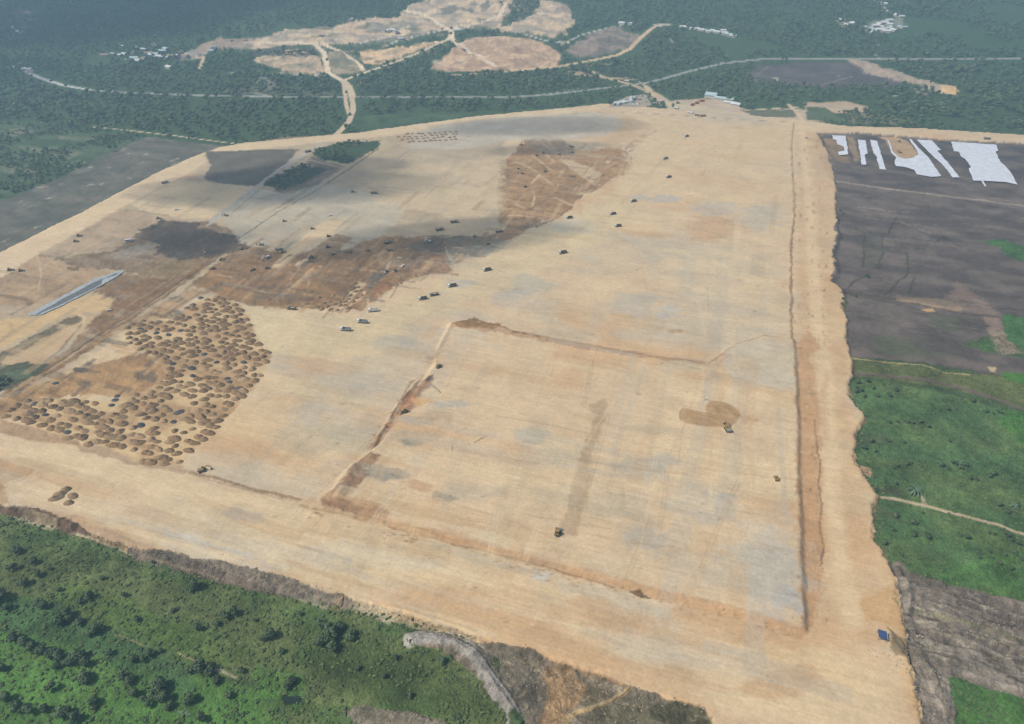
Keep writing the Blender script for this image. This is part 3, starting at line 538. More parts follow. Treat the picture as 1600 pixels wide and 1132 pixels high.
for k in range(120):
    x0, y0 = random.uniform(420, 1225), random.uniform(220, 960)
    if y0 > 760+.262*x0-60 and x0 > 470: y0 -= 80
    if x0 < 800 and y0 < 480: continue
    lane(x0, y0, random.uniform(25, 110), random.uniform(3, 12), random.choice([(188,176,156),(196,160,118),(226,202,162),(182,166,140),(206,172,128),(188,178,160)]), random.uniform(.18, .42), 1 if x0 > 1040 or random.random() < .25 else 0)
for k in range(60):
    x = random.uniform(-20, 1180); y = 700+x*.262+random.uniform(5, 105); lane(x, y, random.uniform(20, 90), random.uniform(2, 8), random.choice([(196,182,160),(200,164,122),(228,206,168),(184,160,126)]), random.uniform(.2, .45))
BR = [(300,446),(335,420),(380,380),(440,385),(560,380),(700,380),(790,362),(780,385),(700,425),(610,455),(575,470),(545,490),(440,486),(340,468)]
def inpoly(p, poly):
    c = False
    for i in range(len(poly)):
        a, b = poly[i], poly[i-1]
        if (a[1] > p[1]) != (b[1] > p[1]) and p[0] < (b[0]-a[0])*(p[1]-a[1])/(b[1]-a[1])+a[0]: c = not c
    return c
for k in range(420):
    x, y = random.uniform(300, 790), random.uniform(362, 490)
    if inpoly((x, y), BR): lane(x, y, random.uniform(8, 40), random.uniform(1.2, 4), random.choice([(118,92,66),(196,164,124),(170,132,92),(134,104,76),(110,98,82),(150,132,110)]), random.uniform(.3, .65), 1 if random.random() < .7 else 0)
TF = [(792,254),(820,222),(880,222),(940,236),(968,232),(990,272),(930,298),(886,336),(830,352),(796,362),(782,340)]
for k in range(260):
    x, y = random.uniform(780, 990), random.uniform(222, 362)
    if inpoly((x, y), TF): lane(x, y, random.uniform(8, 40), random.uniform(1.5, 5), random.choice([(134,104,76),(204,174,134),(176,140,102),(186,156,122)]), random.uniform(.25, .6), random.choice((0, 1)))
LF = [(0,440),(60,404),(190,335),(290,290),(330,350),(590,236),(600,220),(700,205),(790,240),(780,330),(640,370),(440,390),(330,415),(290,440),(100,575),(0,600)]
for k in range(520):
    x, y = random.uniform(0, 790), random.uniform(210, 600)
    if inpoly((x, y), LF): lane(x, y, random.uniform(10, 60), random.uniform(1.5, 6), random.choice([(140,118,92),(200,176,140),(170,150,122),(160,150,134),(186,158,120),(112,96,78) if x < 330 else (178,166,144)]), random.uniform(.2, .5), 1 if random.random() < .75 else 0)
LB = [(0,600),(60,590),(100,566),(220,488),(300,450),(340,470),(250,510),(190,520),(200,545),(250,560),(262,590),(215,618),(110,628),(20,640),(0,660)]
for k in range(260):
    x, y = random.uniform(0, 340), random.uniform(450, 660)
    if inpoly((x, y), LB): lane(x, y, random.uniform(6, 26), random.uniform(1.5, 5), random.choice([(134,102,68),(186,146,98),(112,90,66),(202,168,122),(100,92,80)]), random.uniform(.3, .6), random.choice((0, 1)))
for k in range(150):
    x, y = random.uniform(1320, 1640), random.uniform(290, 560); l = random.uniform(15, 90)
    if y > 545+.12*(x-1320)-20: continue
    line([(x,y),(x+l*.5,y+l*.06+random.uniform(-2,2)),(x+l,y+l*.14)], random.uniform(1, 4), random.choice([(80,72,68),(136,122,110),(148,132,116),(70,64,60),(92,90,74)]), random.uniform(.25, .6), 1.2, 3)
for k in range(120):
    x, y = random.uniform(0, 330), random.uniform(225, 400)
    if y > 395-x*.47-4 or y < 315-(x)*.45: continue
    l = random.uniform(8, 40); line([(x,y),(x+l,y-l*.42)], random.uniform(.8, 2.4), random.choice([(84,82,72),(134,126,108),(150,140,118),(92,96,74)]), random.uniform(.25, .55), 1, 2)
for k in range(190):
    a_ = random.choice((0, 0, 1, 1, 2)); x0, y0 = random.uniform(420, 1230), random.uniform(215, 960)
    if y0 > 750+.262*x0+60: continue
    g = np.array(at(x0, y0)); L_ = random.uniform(20, 75)
    if x0 > 1140 and True: continue
    if a_ == 0: d_ = AX2+AX1*random.uniform(-.12, .12)
    elif a_ == 1: d_ = AX1+AX2*random.uniform(-.2, .2)
    else: d_ = np.array(at(1072, 205))-g; d_ = d_/(np.linalg.norm(d_)+1)+AX2*random.uniform(-.15, .15)
    cv = random.uniform(-.12, .12); pts_ = []
    for q_ in range(7):
        u_ = q_/6; w_ = g+d_*L_*u_+np.array([-d_[1], d_[0]])*cv*L_*u_*u_
        z_ = -H; dx, dy = w_; zc_ = dy*CP+H*SP; pts_.append((800+F*dx/zc_, 566+F*(H*CP-dy*SP)/zc_))
    c_ = random.choice([(182,152,114),(226,204,166),(168,142,110),(190,180,160)])
    line(pts_, 1.3*ppm(y0)*.8, c_, random.uniform(.12, .32), .6, .5)
    if random.random() < .5: line([(p_[0]+3*ppm(y0)*.5, p_[1]+2.6*ppm(y0)*.3) for p_ in pts_], 1.3*ppm(y0)*.8, c_, random.uniform(.12, .3), .6, .5)
# outlines that stay crisp over the combed ground
paint([(1060,650),(1066,646),(1085,650),(1104,654),(1100,649),(1101,643),(1106,636),(1122,635),(1140,641),(1152,650),(1156,657),(1148,668),(1140,676),(1110,676),(1074,671),(1060,664)], (174,136,92), .75, .7, .2)
line([(1101,633),(1107,634)], 1.5, (110,90,66), .9)
paint([(225,360),(255,348),(298,350),(330,362),(372,374),(392,392),(360,398),(330,408),(290,410),(240,402),(250,384),(205,376)], (86,75,66), .8, 2.5, 4, mot=.15)  # dark soil again, deepened in colour to carry the cloud shade
paint([(330,378),(380,380),(370,392),(320,404)], (74,64,56), .6, 2, 4, mot=.3)
line([(505,226),(482,240),(440,266),(400,296),(360,330),(325,356)], 6, (178,172,162), .8, 1.2, 1); line([(500,234),(444,272),(404,302),(366,334)], 1.6, (112,108,98), .7, .8, 1)
line([(590,236),(550,265),(480,310),(430,338),(370,380),(335,412),(290,440),(220,488),(160,525),(100,566),(60,590)], 2.2, (92,76,58), .75, .9, 1.6)
line([(575,238),(540,262),(470,306),(420,336)], 1.5, (120,112,100), .6, 1, 1.5)
for x_, y_, w_ in [(712,511,5),(722,509,6),(734,505,7),(742,503,6),(754,511,7),(766,511,7),(776,512,7),(788,517,6),(806,526,7),(820,528,6),(838,533,5)]:
    paint([(x_-w_,y_+3),(x_-w_*.5,y_-2),(x_,y_-3.5),(x_+w_,y_-1),(x_+w_*.9,y_+3)], (146,110,76), .8, .8, 1)
for k in range(70):
    t = random.random(); x_ = 655-t*75+random.gauss(0, 4); y_ = 600+t*105+random.gauss(0, 3)
    paint([(x_-4,y_+2),(x_,y_-1.5),(x_+4,y_-2),(x_+2,y_+2)], random.choice([(126,94,66),(176,136,100)]), .55, .8, 1)
for k in range(150):
    x_ = random.uniform(470, 1240); y_ = 797+(x_-470)*.255+random.gauss(4, 5)
    paint([(x_-4,y_),(x_-1,y_-1.3),(x_+5,y_+.3),(x_+1,y_+1.8)], random.choice([(140,106,74),(170,132,92),(216,182,136)]), .5, .8, 1)
for k in range(170):
    y_ = random.uniform(215, 990); x_ = random.choice((1240, 1281, 1262))+random.gauss(2, 6)
    paint([(x_-2,y_),(x_,y_-3),(x_+2,y_-1),(x_+1,y_+4)], random.choice([(150,112,76),(176,138,98),(226,196,154)]), .45, .8, 1)
for k in range(200):
    x_, y_ = random.uniform(430, 1300), random.uniform(215, 1060)
    if y_ > 800+.28*x_: continue
    w_ = random.uniform(2, 6); paint([(x_-w_,y_+.6),(x_-w_*.2,y_-w_*.25),(x_+w_,y_-.3),(x_+w_*.3,y_+w_*.3)], random.choice([(150,124,92),(168,136,100),(232,210,172),(138,128,108)]), random.uniform(.25, .6), .7, 1.4)
paint([(950,170),(958,160),(985,150),(1008,148),(1018,164),(1000,170)], (174,160,140), 1, 1, 1, cls='site')
# ======== heights
if r_:
    sl, sd, _ = r_; GZ[sl] += 1.9*(1-sstep(-.2, 3.4, sd+JN[0][0][sl]*1.6))
hump(RIDGE, 30, 1.7); hump([(655,996),(700,1004),(730,1018),(760,1056),(800,1112)], 9, 1.0)
hump([(230,872),(330,892),(430,915),(480,928)], 18, 1.5); hump([(0,798),(60,808),(120,828)], 10, 1.3)
hump([(1404,890),(1416,915),(1420,950),(1416,965)], 14, 1.8); hump([(1440,925),(1500,942),(1600,968)], 16, 1.6); hump([(1440,975),(1520,996),(1600,1018)], 16, 1.8); hump([(1436,1020),(1460,1060),(1478,1110)], 26, 1.6)
hump([(556,1112),(640,1120),(700,1138)], 14, 1.5); hump([(1390,1004),(1400,1018),(1406,1028)], 16, .8)
hump([(660,592),(624,634),(584,704)], 7, .9); hump([(556,735),(530,785)], 22, .8); hump([(300,744),(400,772),(468,788)], 6, -1.2); hump([(510,796),(600,822)], 10, .6)
hump([(712,514),(745,506),(790,520)], 10, 1.0)
gdir = np.array(at(1600, 1010))-np.array(at(1410, 955)); gdir /= np.linalg.norm(gdir)
gu = GX*gdir[0]+GY*gdir[1]; gv = -GX*gdir[1]+GY*gdir[0]
right_bank = (CLS == 9) & (GX > 110)
terr = fbm(gu*.12, gv, 5.5, 95, 4, .65)-.5
GZ += right_bank*terr*5.0
C_ *= (1+right_bank*terr*1.1)[..., None]
lum = C_.mean(-1); churn = (CLS == 2)*np.clip((.33-lum)/.12, 0, 1)
cn = fbm(GX, GY, 3.2, 97, 4, .75)-.5; cn2 = fbm(GS*.3, GT, 9, 99, 4, .7)-.5
GZ += churn*(cn*1.3+cn2*1.0)
C_ *= (1+churn*(.55*cn+.7*cn2))[..., None]
near = np.exp(-np.maximum(GY, 0)/500)
isb = (CLS == 9); iss = (CLS == 2)
GZ += isb*((fbm(GX, GY, 5, 71, 4)-.45)*2.6+(fbm(GX, GY, 1.6, 72, 3, .8)-.5)*1.1)
GZ += (CLS == 0)*(fbm(GX, GY, 9, 73, 3)-.5)*1.3
GZ += iss*(fbm(GX, GY, 7, 75, 3)-.5)*.22
GZ += (CLS == 6)*((fbm(GX, GY, 34, 77, 4)-.5)*14+6*np.abs(2*fbm(GX, GY*2, 60, 78, 4)-1))
GZ += (CLS == 5)*(fbm(GX, GY, 8, 79, 3)-.5)*.5
# grain of the soil: tyre-combed on the platform, blotchy elsewhere
g1 = fbm(GS*.10, GT, 2.0, 81, 3, .8)-.5; g1b = fbm(GS, GT*.12, 2.0, 88, 3, .8)-.5; kx = sstep(250, 330, GS-.02*GT)*0+sstep(95, 140, GS)*sstep(300, 240, GT) ; g1 = g1*(1-kx)+g1b*kx
g2 = fbm(GX, GY, 2.4, 83, 3)-.5
gg = np.where(iss, .12*g1+.12*g2, np.where(CLS == 0, .55*g2, np.where(isb, .75*g2, .3*g2)))
g3 = fbm(GX, GY, 14, 85, 4)-.5
gg = gg+np.where(CLS == 0, .7, np.where(CLS == 5, .45, .15))*g3
C_ *= (1+1.5*gg)[..., None]; C_[CLS == 0] *= 1.22
np.clip(C_, 0.01, .9, out=C_)

# ---------------------------------------------------------------- helpers for objects
def tag(o, label=None, cat=None, group=None, kind=None):
    if label: o['label'] = label
    if cat: o['category'] = cat
    if group: o['group'] = group
    if kind: o['kind'] = kind
    return o
class MB:
    def __init__(s): s.v = []; s.f = []
    def box(s, c, d, rx=0, ry=0, rz=0, taper=1.0, tx=None):
        M = Euler((rx, ry, rz)).to_matrix(); b = len(s.v); tx = taper if tx is None else tx
        for k in ((-1,-1,-1),(1,-1,-1),(1,1,-1),(-1,1,-1),(-1,-1,1),(1,-1,1),(1,1,1),(-1,1,1)):
            t = (tx, taper) if k[2] > 0 else (1, 1)
            s.v.append(tuple(Vector(c)+M@Vector((k[0]*d[0]/2*t[0], k[1]*d[1]/2*t[1], k[2]*d[2]/2))))
        for f in ((0,3,2,1),(4,5,6,7),(0,1,5,4),(1,2,6,5),(2,3,7,6),(3,0,4,7)): s.f.append(tuple(b+i for i in f))
        return s
    def bar(s, a, b_, w, h):
        a = Vector(a); b_ = Vector(b_); d = b_-a; q = d.to_track_quat('X', 'Z').to_euler()
        return s.box((a+b_)/2, (d.length, w, h), q.x, q.y, q.z)
    def cyl(s, c, r, l, axis='Y', n=14):
        b = len(s.v); c = Vector(c)
        for e in (-1, 1):
            for i in range(n):
                a = 2*math.pi*i/n; u, w = r*math.cos(a), r*math.sin(a)
                p = {'Y': (u, e*l/2, w), 'X': (e*l/2, u, w), 'Z': (u, w, e*l/2)}[axis]; s.v.append(tuple(c+Vector(p)))
        for i in range(n): j = (i+1) % n; s.f.append((b+i, b+j, b+n+j, b+n+i))
        s.f.append(tuple(b+i for i in reversed(range(n)))); s.f.append(tuple(b+n+i for i in range(n)))
        return s
    def prism(s, prof, y0, y1):            # profile in x,z pushed along y
        b = len(s.v); n = len(prof)
        for y in (y0, y1):
            for x, z in prof: s.v.append((x, y, z))
        for i in range(n): j = (i+1) % n; s.f.append((b+i, b+j, b+n+j, b+n+i))
        s.f.append(tuple(b+i for i in reversed(range(n)))); s.f.append(tuple(b+n+i for i in range(n)))
        return s
    def build(s, name, mat, parent=None, smooth=False):
        me = bpy.data.meshes.new(name); me.from_pydata(s.v, [], s.f)
        bm_fix(me)
        if mat: me.materials.append(mat)
        if smooth: me.polygons.foreach_set('use_smooth', [True]*len(me.polygons))
        o = bpy.data.objects.new(name, me); COL.objects.link(o)
        if parent: o.parent = parent
        return o
def bm_fix(me):
    import bmesh
    b = bmesh.new(); b.from_mesh(me); bmesh.ops.recalc_face_normals(b, faces=b.faces); b.to_mesh(me); b.free()
def empty(name, label, cat, group=None):
    o = bpy.data.objects.new(name, None); o.empty_display_size = .5; COL.objects.link(o); return tag(o, label, cat, group)
def copy_tree(o, kids, parent=None):
    c = o.copy(); COL.objects.link(c); c.parent = parent
    for ch in kids.get(o, ()): copy_tree(ch, kids, c)
    return c
def kids_of(root):
    d = {}
    def go(o):
        d[o] = list(o.children)
        for c in d[o]: go(c)
    go(root); return d
def ground_z(x, y):
    r = int(np.clip(np.searchsorted(YR, y), 1, NR-1)); 
    if abs(YR[r-1]-y) < abs(YR[r]-y): r -= 1
    c = int(np.clip(np.searchsorted(U, x/HW[r]), 1, NC-1))
    return float(GZ[r, c])
def gcls(x, y):
    r = int(np.clip(np.searchsorted(YR, y), 0, NR-1)); c = int(np.clip(np.searchsorted(U, x/HW[r]), 0, NC-1))
    return int(CLS[r, c])
def gzv(x, y, arr=None):
    r = np.clip(np.searchsorted(YR, y), 0, NR-1); c = np.clip((np.searchsorted(ucore, x/HW[r])+18), 0, NC-1)
    return r, c

# ---------------------------------------------------------------- materials
def new_mat(name):
    m = bpy.data.materials.new(name); m.use_nodes = True; nt = m.node_tree
    return m, nt, nt.nodes['Principled BSDF']
def flat(name, c, rough=.6, metal=0, var=.12, scale=1.5, spec=.3):
    """a painted or bare surface with fine uneven wear"""
    m, nt, b = new_mat(name); N, L = nt.nodes, nt.links
    tc = N.new('ShaderNodeTexCoord'); n = N.new('ShaderNodeTexNoise'); n.inputs['Scale'].default_value = scale; n.inputs['Detail'].default_value = 5
    L.new(tc.outputs['Object'], n.inputs['Vector'])
    mp = N.new('ShaderNodeMapRange'); mp.inputs[3].default_value = 1-var*2; mp.inputs[4].default_value = 1+var
    L.new(n.outputs[0], mp.inputs[0])
    mx = N.new('ShaderNodeVectorMath'); mx.operation = 'SCALE'; mx.inputs[0].default_value = c[:3]; L.new(mp.outputs[0], mx.inputs['Scale'])
    L.new(mx.outputs[0], b.inputs['Base Color']); b.inputs['Roughness'].default_value = rough; b.inputs['Metallic'].default_value = metal
    b.inputs['Specular IOR Level'].default_value = spec
    return m
def soil(name, amp=.25, scale=1.2, streak=0.0, bump=.4, rough=.95, bdist=.25):
    m, nt, b = new_mat(name); N, L = nt.nodes, nt.links
    at_ = N.new('ShaderNodeAttribute'); at_.attribute_name = 'paint'
    geo = N.new('ShaderNodeNewGeometry')
    mp = N.new('ShaderNodeMapping'); mp.inputs['Rotation'].default_value = (0, 0, -SITE_ROT)
    L.new(geo.outputs['Position'], mp.inputs['Vector'])
    n1 = N.new('ShaderNodeTexNoise'); n1.inputs['Scale'].default_value = scale; n1.inputs['Detail'].default_value = 6; n1.inputs['Roughness'].default_value = .65
    L.new(mp.outputs[0], n1.inputs['Vector'])
    st = N.new('ShaderNodeVectorMath'); st.operation = 'MULTIPLY'; st.inputs[1].default_value = (.10, 1, 1)
    L.new(mp.outputs[0], st.inputs[0])
    n2 = N.new('ShaderNodeTexNoise'); n2.inputs['Scale'].default_value = .85; n2.inputs['Detail'].default_value = 4
    L.new(st.outputs[0], n2.inputs['Vector'])
    a = N.new('ShaderNodeMapRange'); a.inputs[1].default_value = .25; a.inputs[2].default_value = .75; a.inputs[3].default_value = 1-amp; a.inputs[4].default_value = 1+amp; L.new(n1.outputs[0], a.inputs[0])
    s = N.new('ShaderNodeMapRange'); s.inputs[1].default_value = .25; s.inputs[2].default_value = .75; s.inputs[3].default_value = 1-streak; s.inputs[4].default_value = 1+streak; L.new(n2.outputs[0], s.inputs[0])
    mu = N.new('ShaderNodeMath'); mu.operation = 'MULTIPLY'; L.new(a.outputs[0], mu.inputs[0]); L.new(s.outputs[0], mu.inputs[1])
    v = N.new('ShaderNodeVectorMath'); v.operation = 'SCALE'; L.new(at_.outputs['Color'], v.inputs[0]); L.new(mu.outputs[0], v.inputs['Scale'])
    L.new(v.outputs[0], b.inputs['Base Color']); b.inputs['Roughness'].default_value = rough; b.inputs['Specular IOR Level'].default_value = .15
    if bump:
        bp = N.new('ShaderNodeBump'); bp.inputs['Strength'].default_value = bump; bp.inputs['Distance'].default_value = bdist
        L.new(mu.outputs[0], bp.inputs['Height']); L.new(bp.outputs[0], b.inputs['Normal'])
    return m
M = {
 'site': soil('graded_sand', .15, .8, .07, .5), 'road': soil('dirt_road', .08, .9, .04, .3), 'highway': soil('asphalt', .08, .6, 0, .1),
 'cleared': soil('bare_dark_soil', .25, .9, 0, .6, bdist=.5), 'quarry': soil('quarry_soil', .22, .12, 0, .8, bdist=2.5), 'bank': soil('tipped_rubble', .4, 1.3, 0, 1, bdist=.8),
 'meadow': soil('green_cover', .45, .8, 0, 1, bdist=.8), 'forest': soil('forest_floor', .3, .15, 0, .4), 'scrub': soil('scrub_floor', .35, .35, 0, .5, bdist=.8),
 'puddle': soil('pond_water', .1, .4, 0, 0, rough=.08),
}
M['hard'] = M['site']
M['yellow'] = flat('yellow_machine_paint', (.30, .20, .06), .5); M['white'] = flat('white_paint', (.72, .72, .70), .4, var=.06)
M['steel'] = flat('dark_steel', (.07, .065, .06), .5); M['rubber'] = flat('tyre_rubber', (.03, .03, .03), .8); M['glass'] = flat('dark_glass', (.03, .04, .05), .08, spec=.6)
M['rust'] = flat('rusty_bed', (.16, .11, .075), .7); M['orange'] = flat('orange_paint', (.45, .14, .05), .5); M['grey'] = flat('grey_paint', (.25, .25, .25), .5); M['blue'] = flat('blue_tarpaulin', (.045, .085, .19), .55, scale=.8); M['beige'] = flat('pale_load', (.42, .34, .24), .9)
M['sheet'] = flat('white_geotextile', (.66, .68, .74), .6, var=.2, scale=.22); M['concrete'] = flat('grey_gravel', (.38, .41, .42), .9, var=.3, scale=.35)
M['roof_pale'] = flat('pale_metal_roof', (.62, .63, .62), .45, var=.1, scale=.3); M['roof_rust'] = flat('brown_roof', (.30, .21, .16), .6, scale=.3); M['roof_blue'] = flat('blue_grey_roof', (.40, .50, .52), .5, scale=.3); M['wall'] = flat('rendered_wall', (.50, .46, .40), .8)
M['bark'] = flat('bark', (.14, .11, .08), .9, scale=3)
def heap_mat(name, c):
    m, nt, b = new_mat(name); N, L = nt.nodes, nt.links
    geo = N.new('ShaderNodeNewGeometry'); n = N.new('ShaderNodeTexNoise'); n.inputs['Scale'].default_value = 1.6; n.inputs['Detail'].default_value = 6; L.new(geo.outputs['Position'], n.inputs['Vector'])
    oi = N.new('ShaderNodeObjectInfo')
    a = N.new('ShaderNodeMapRange'); a.inputs[1].default_value = .25; a.inputs[2].default_value = .75; a.inputs[3].default_value = .65; a.inputs[4].default_value = 1.35; L.new(n.outputs[0], a.inputs[0])
    r = N.new('ShaderNodeMapRange'); r.inputs[3].default_value = .8; r.inputs[4].default_value = 1.25; L.new(oi.outputs['Random'], r.inputs[0])
    mu = N.new('ShaderNodeMath'); mu.operation = 'MULTIPLY'; L.new(a.outputs[0], mu.inputs[0]); L.new(r.outputs[0], mu.inputs[1])
    v = N.new('ShaderNodeVectorMath'); v.operation = 'SCALE'; v.inputs[0].default_value = c; L.new(mu.outputs[0], v.inputs['Scale']); L.new(v.outputs[0], b.inputs['Base Color'])
    b.inputs['Roughness'].default_value = .95; bp = N.new('ShaderNodeBump'); bp.inputs['Distance'].default_value = .5; L.new(n.outputs[0], bp.inputs['Height']); L.new(bp.outputs[0], b.inputs['Normal'])
    return m
M['heap'] = heap_mat('brown_earth', (.235, .145, .07)); M['heap_dark'] = heap_mat('dark_wet_earth', (.075, .072, .072)); M['heap_pale'] = heap_mat('tan_earth', (.30, .20, .105))
def leaf_mat(name, c1, c2, big=60):
    m, nt, b = new_mat(name); N, L = nt.nodes, nt.links
    geo = N.new('ShaderNodeNewGeometry'); oi = N.new('ShaderNodeObjectInfo')
    n = N.new('ShaderNodeTexNoise'); n.inputs['Scale'].default_value = 1/big; n.inputs['Detail'].default_value = 3; L.new(oi.outputs['Location'], n.inputs['Vector'])
    n2 = N.new('ShaderNodeTexNoise'); n2.inputs['Scale'].default_value = 1.3; n2.inputs['Detail'].default_value = 3; L.new(geo.outputs['Position'], n2.inputs['Vector'])
    a = N.new('ShaderNodeMath'); a.operation = 'MULTIPLY_ADD'; a.inputs[1].default_value = .55; L.new(oi.outputs['Random'], a.inputs[0]); L.new(n.outputs[0], a.inputs[2])
    mp = N.new('ShaderNodeMapRange'); mp.inputs[1].default_value = .4; mp.inputs[2].default_value = 1.15; L.new(a.outputs[0], mp.inputs[0])
    mx = N.new('ShaderNodeMix'); mx.data_type = 'RGBA'; mx.inputs['A'].default_value = (*c1, 1); mx.inputs['B'].default_value = (*c2, 1); L.new(mp.outputs[0], mx.inputs['Factor'])
    r = N.new('ShaderNodeMapRange'); r.inputs[1].default_value = .3; r.inputs[2].default_value = .7; r.inputs[3].default_value = .7; r.inputs[4].default_value = 1.3; L.new(n2.outputs[0], r.inputs[0])
    v = N.new('ShaderNodeVectorMath'); v.operation = 'SCALE'; L.new(mx.outputs['Result'], v.inputs[0]); L.new(r.outputs[0], v.inputs['Scale'])
    L.new(v.outputs[0], b.inputs['Base Color']); b.inputs['Roughness'].default_value = .7; b.inputs['Specular IOR Level'].default_value = .2
    return m
M['leaf_far'] = leaf_mat('forest_leaves', (.05, .085, .04), (.14, .185, .085), 45)
M['leaf_dark'] = leaf_mat('dark_shrub_leaves', (.055, .088, .045), (.105, .145, .07), 30)
M['leaf_cover'] = leaf_mat('creeper_leaves', (.085, .125, .045), (.15, .20, .07), 22)
M['leaf_deep'] = leaf_mat('deep_green_leaves', (.065, .11, .053), (.105, .155, .07), 40)
M['leaf_palm'] = leaf_mat('palm_leaves', (.09, .15, .09), (.12, .18, .10), 40)

# ---------------------------------------------------------------- terrain objects, one per kind of ground
def build_terrain():
    idx = np.arange(NR*NC).reshape(NR, NC)
    q = np.stack([idx[:-1, :-1], idx[:-1, 1:], idx[1:, 1:], idx[1:, :-1]], -1).reshape(-1, 4)
    fc = CLS[:-1, :-1].reshape(-1)
    co = np.stack([GX, GY, GZ], -1).reshape(-1, 3); cc = C_.reshape(-1, 3)
    names = {0: 'green_field', 1: 'forest_floor', 2: 'sand_platform', 3: 'dirt_road', 4: 'asphalt_road', 5: 'bare_soil_field', 6: 'quarry_ground', 7: 'pond_water', 8: 'scrub_ground', 9: 'rubble_bank_ground'}
    inv = {v: k for k, v in KIND.items()}
    for c, nm in names.items():
        f = q[fc == c]
        if not len(f): continue
        u, inv_i = np.unique(f, return_inverse=True); f2 = inv_i.reshape(-1, 4)
        me = bpy.data.meshes.new(nm)
        me.vertices.add(len(u)); me.vertices.foreach_set('co', co[u].astype(np.float32).ravel())
        me.loops.add(f2.size); me.loops.foreach_set('vertex_index', f2.astype(np.int32).ravel())
        me.polygons.add(len(f2)); me.polygons.foreach_set('loop_start', np.arange(0, f2.size, 4, dtype=np.int32)); me.polygons.foreach_set('loop_total', np.full(len(f2), 4, np.int32))
        me.polygons.foreach_set('use_smooth', np.ones(len(f2), bool))
        me.update(calc_edges=True)
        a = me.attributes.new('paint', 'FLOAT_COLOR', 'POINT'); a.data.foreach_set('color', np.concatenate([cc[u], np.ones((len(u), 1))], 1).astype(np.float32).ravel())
        me.materials.append(M[inv[c]])
        o = bpy.data.objects.new(nm, me); COL.objects.link(o); o['kind'] = 'structure'
build_terrain()


# ---------------------------------------------------------------- air and clouds
def build_air():
    m = bpy.data.materials.new('pale_air'); m.use_nodes = True; nt = m.node_tree; nt.nodes.clear()
    v = nt.nodes.new('ShaderNodeVolumePrincipled'); v.inputs['Color'].default_value = (.50, .77, 1.0, 1); v.inputs['Density'].default_value = HAZE; v.inputs['Anisotropy'].default_value = .2
    o = nt.nodes.new('ShaderNodeOutputMaterial'); nt.links.new(v.outputs[0], o.inputs['Volume'])
    zb = float(GZ.min())-1; X = float(np.abs(GX).max())+20; y0, y1 = float(GY.min())-20, float(GY.max())+20
    b = MB().box((0, (y0+y1)/2, (zb+262)/2), (2*X, y1-y0, 262-zb)).build('haze', m); b['kind'] = 'stuff'
HAZE = 2.8e-4
build_air()
def cloud(px, py, rx, ry, rot=0, zc=850, thick=70, dens=.016, seed=0, label=''):
    """a small flat cumulus; it stands towards the sun from the ground it shades"""
    x, y = at(px, py); t = zc/SUN_DIR.z; c = Vector((x, y, 0))+SUN_DIR*t
    import bmesh
    bm = bmesh.new(); bmesh.ops.create_icosphere(bm, subdivisions=5, radius=1)
    P = np.array([v.co[:] for v in bm.verts]); az = P*1.0
    sx, sy = P[:, 0]*rx, P[:, 1]*ry
    n = fbm(sx+seed*513, sy+P[:, 2]*40, max(rx, ry)*.55, seed, 5, .6)
    n2 = fbm(sx+seed*313+900, sy, max(rx, ry)*.22, seed+5, 4, .6)
    rad = .45+.9*n+.25*(n2-.5)
    for i, v in enumerate(bm.verts):
        v.co = (P[i, 0]*rx*rad[i], P[i, 1]*ry*rad[i], P[i, 2]*thick*(.3+1.3*n2[i]))
    me = bpy.data.meshes.new('cloud'); bm.to_mesh(me); bm.free()
    me.polygons.foreach_set('use_smooth', [True]*len(me.polygons))
    m = bpy.data.materials.new('cloud_vapour'); m.use_nodes = True; nt = m.node_tree; nt.nodes.clear()
    v = nt.nodes.new('ShaderNodeVolumePrincipled'); v.inputs['Color'].default_value = (1, 1, 1, 1); v.inputs['Density'].default_value = dens
    o = nt.nodes.new('ShaderNodeOutputMaterial'); nt.links.new(v.outputs[0], o.inputs['Volume']); me.materials.append(m)
    ob = bpy.data.objects.new('cloud', me); COL.objects.link(ob); ob.location = c; ob.rotation_euler.z = rot; ob['kind'] = 'stuff'
CL = [(690,375,140,40,.25,.008),(440,285,130,66,.4,.011),(850,200,150,44,.1,.006),(560,300,90,36,.3,.006),(850,236,60,26,.1,.008),(300,378,50,24,.3,.006),
      (150,28,430,200,.25,.007),(430,-12,330,150,-.1,.006),(10,110,140,100,0,.006)]
for i, (px, py, rx, ry, rot, dn) in enumerate(CL): cloud(px, py, rx, ry, rot, 850+40*(i % 3), 60 if rx < 400 else 120, dn, i+1)

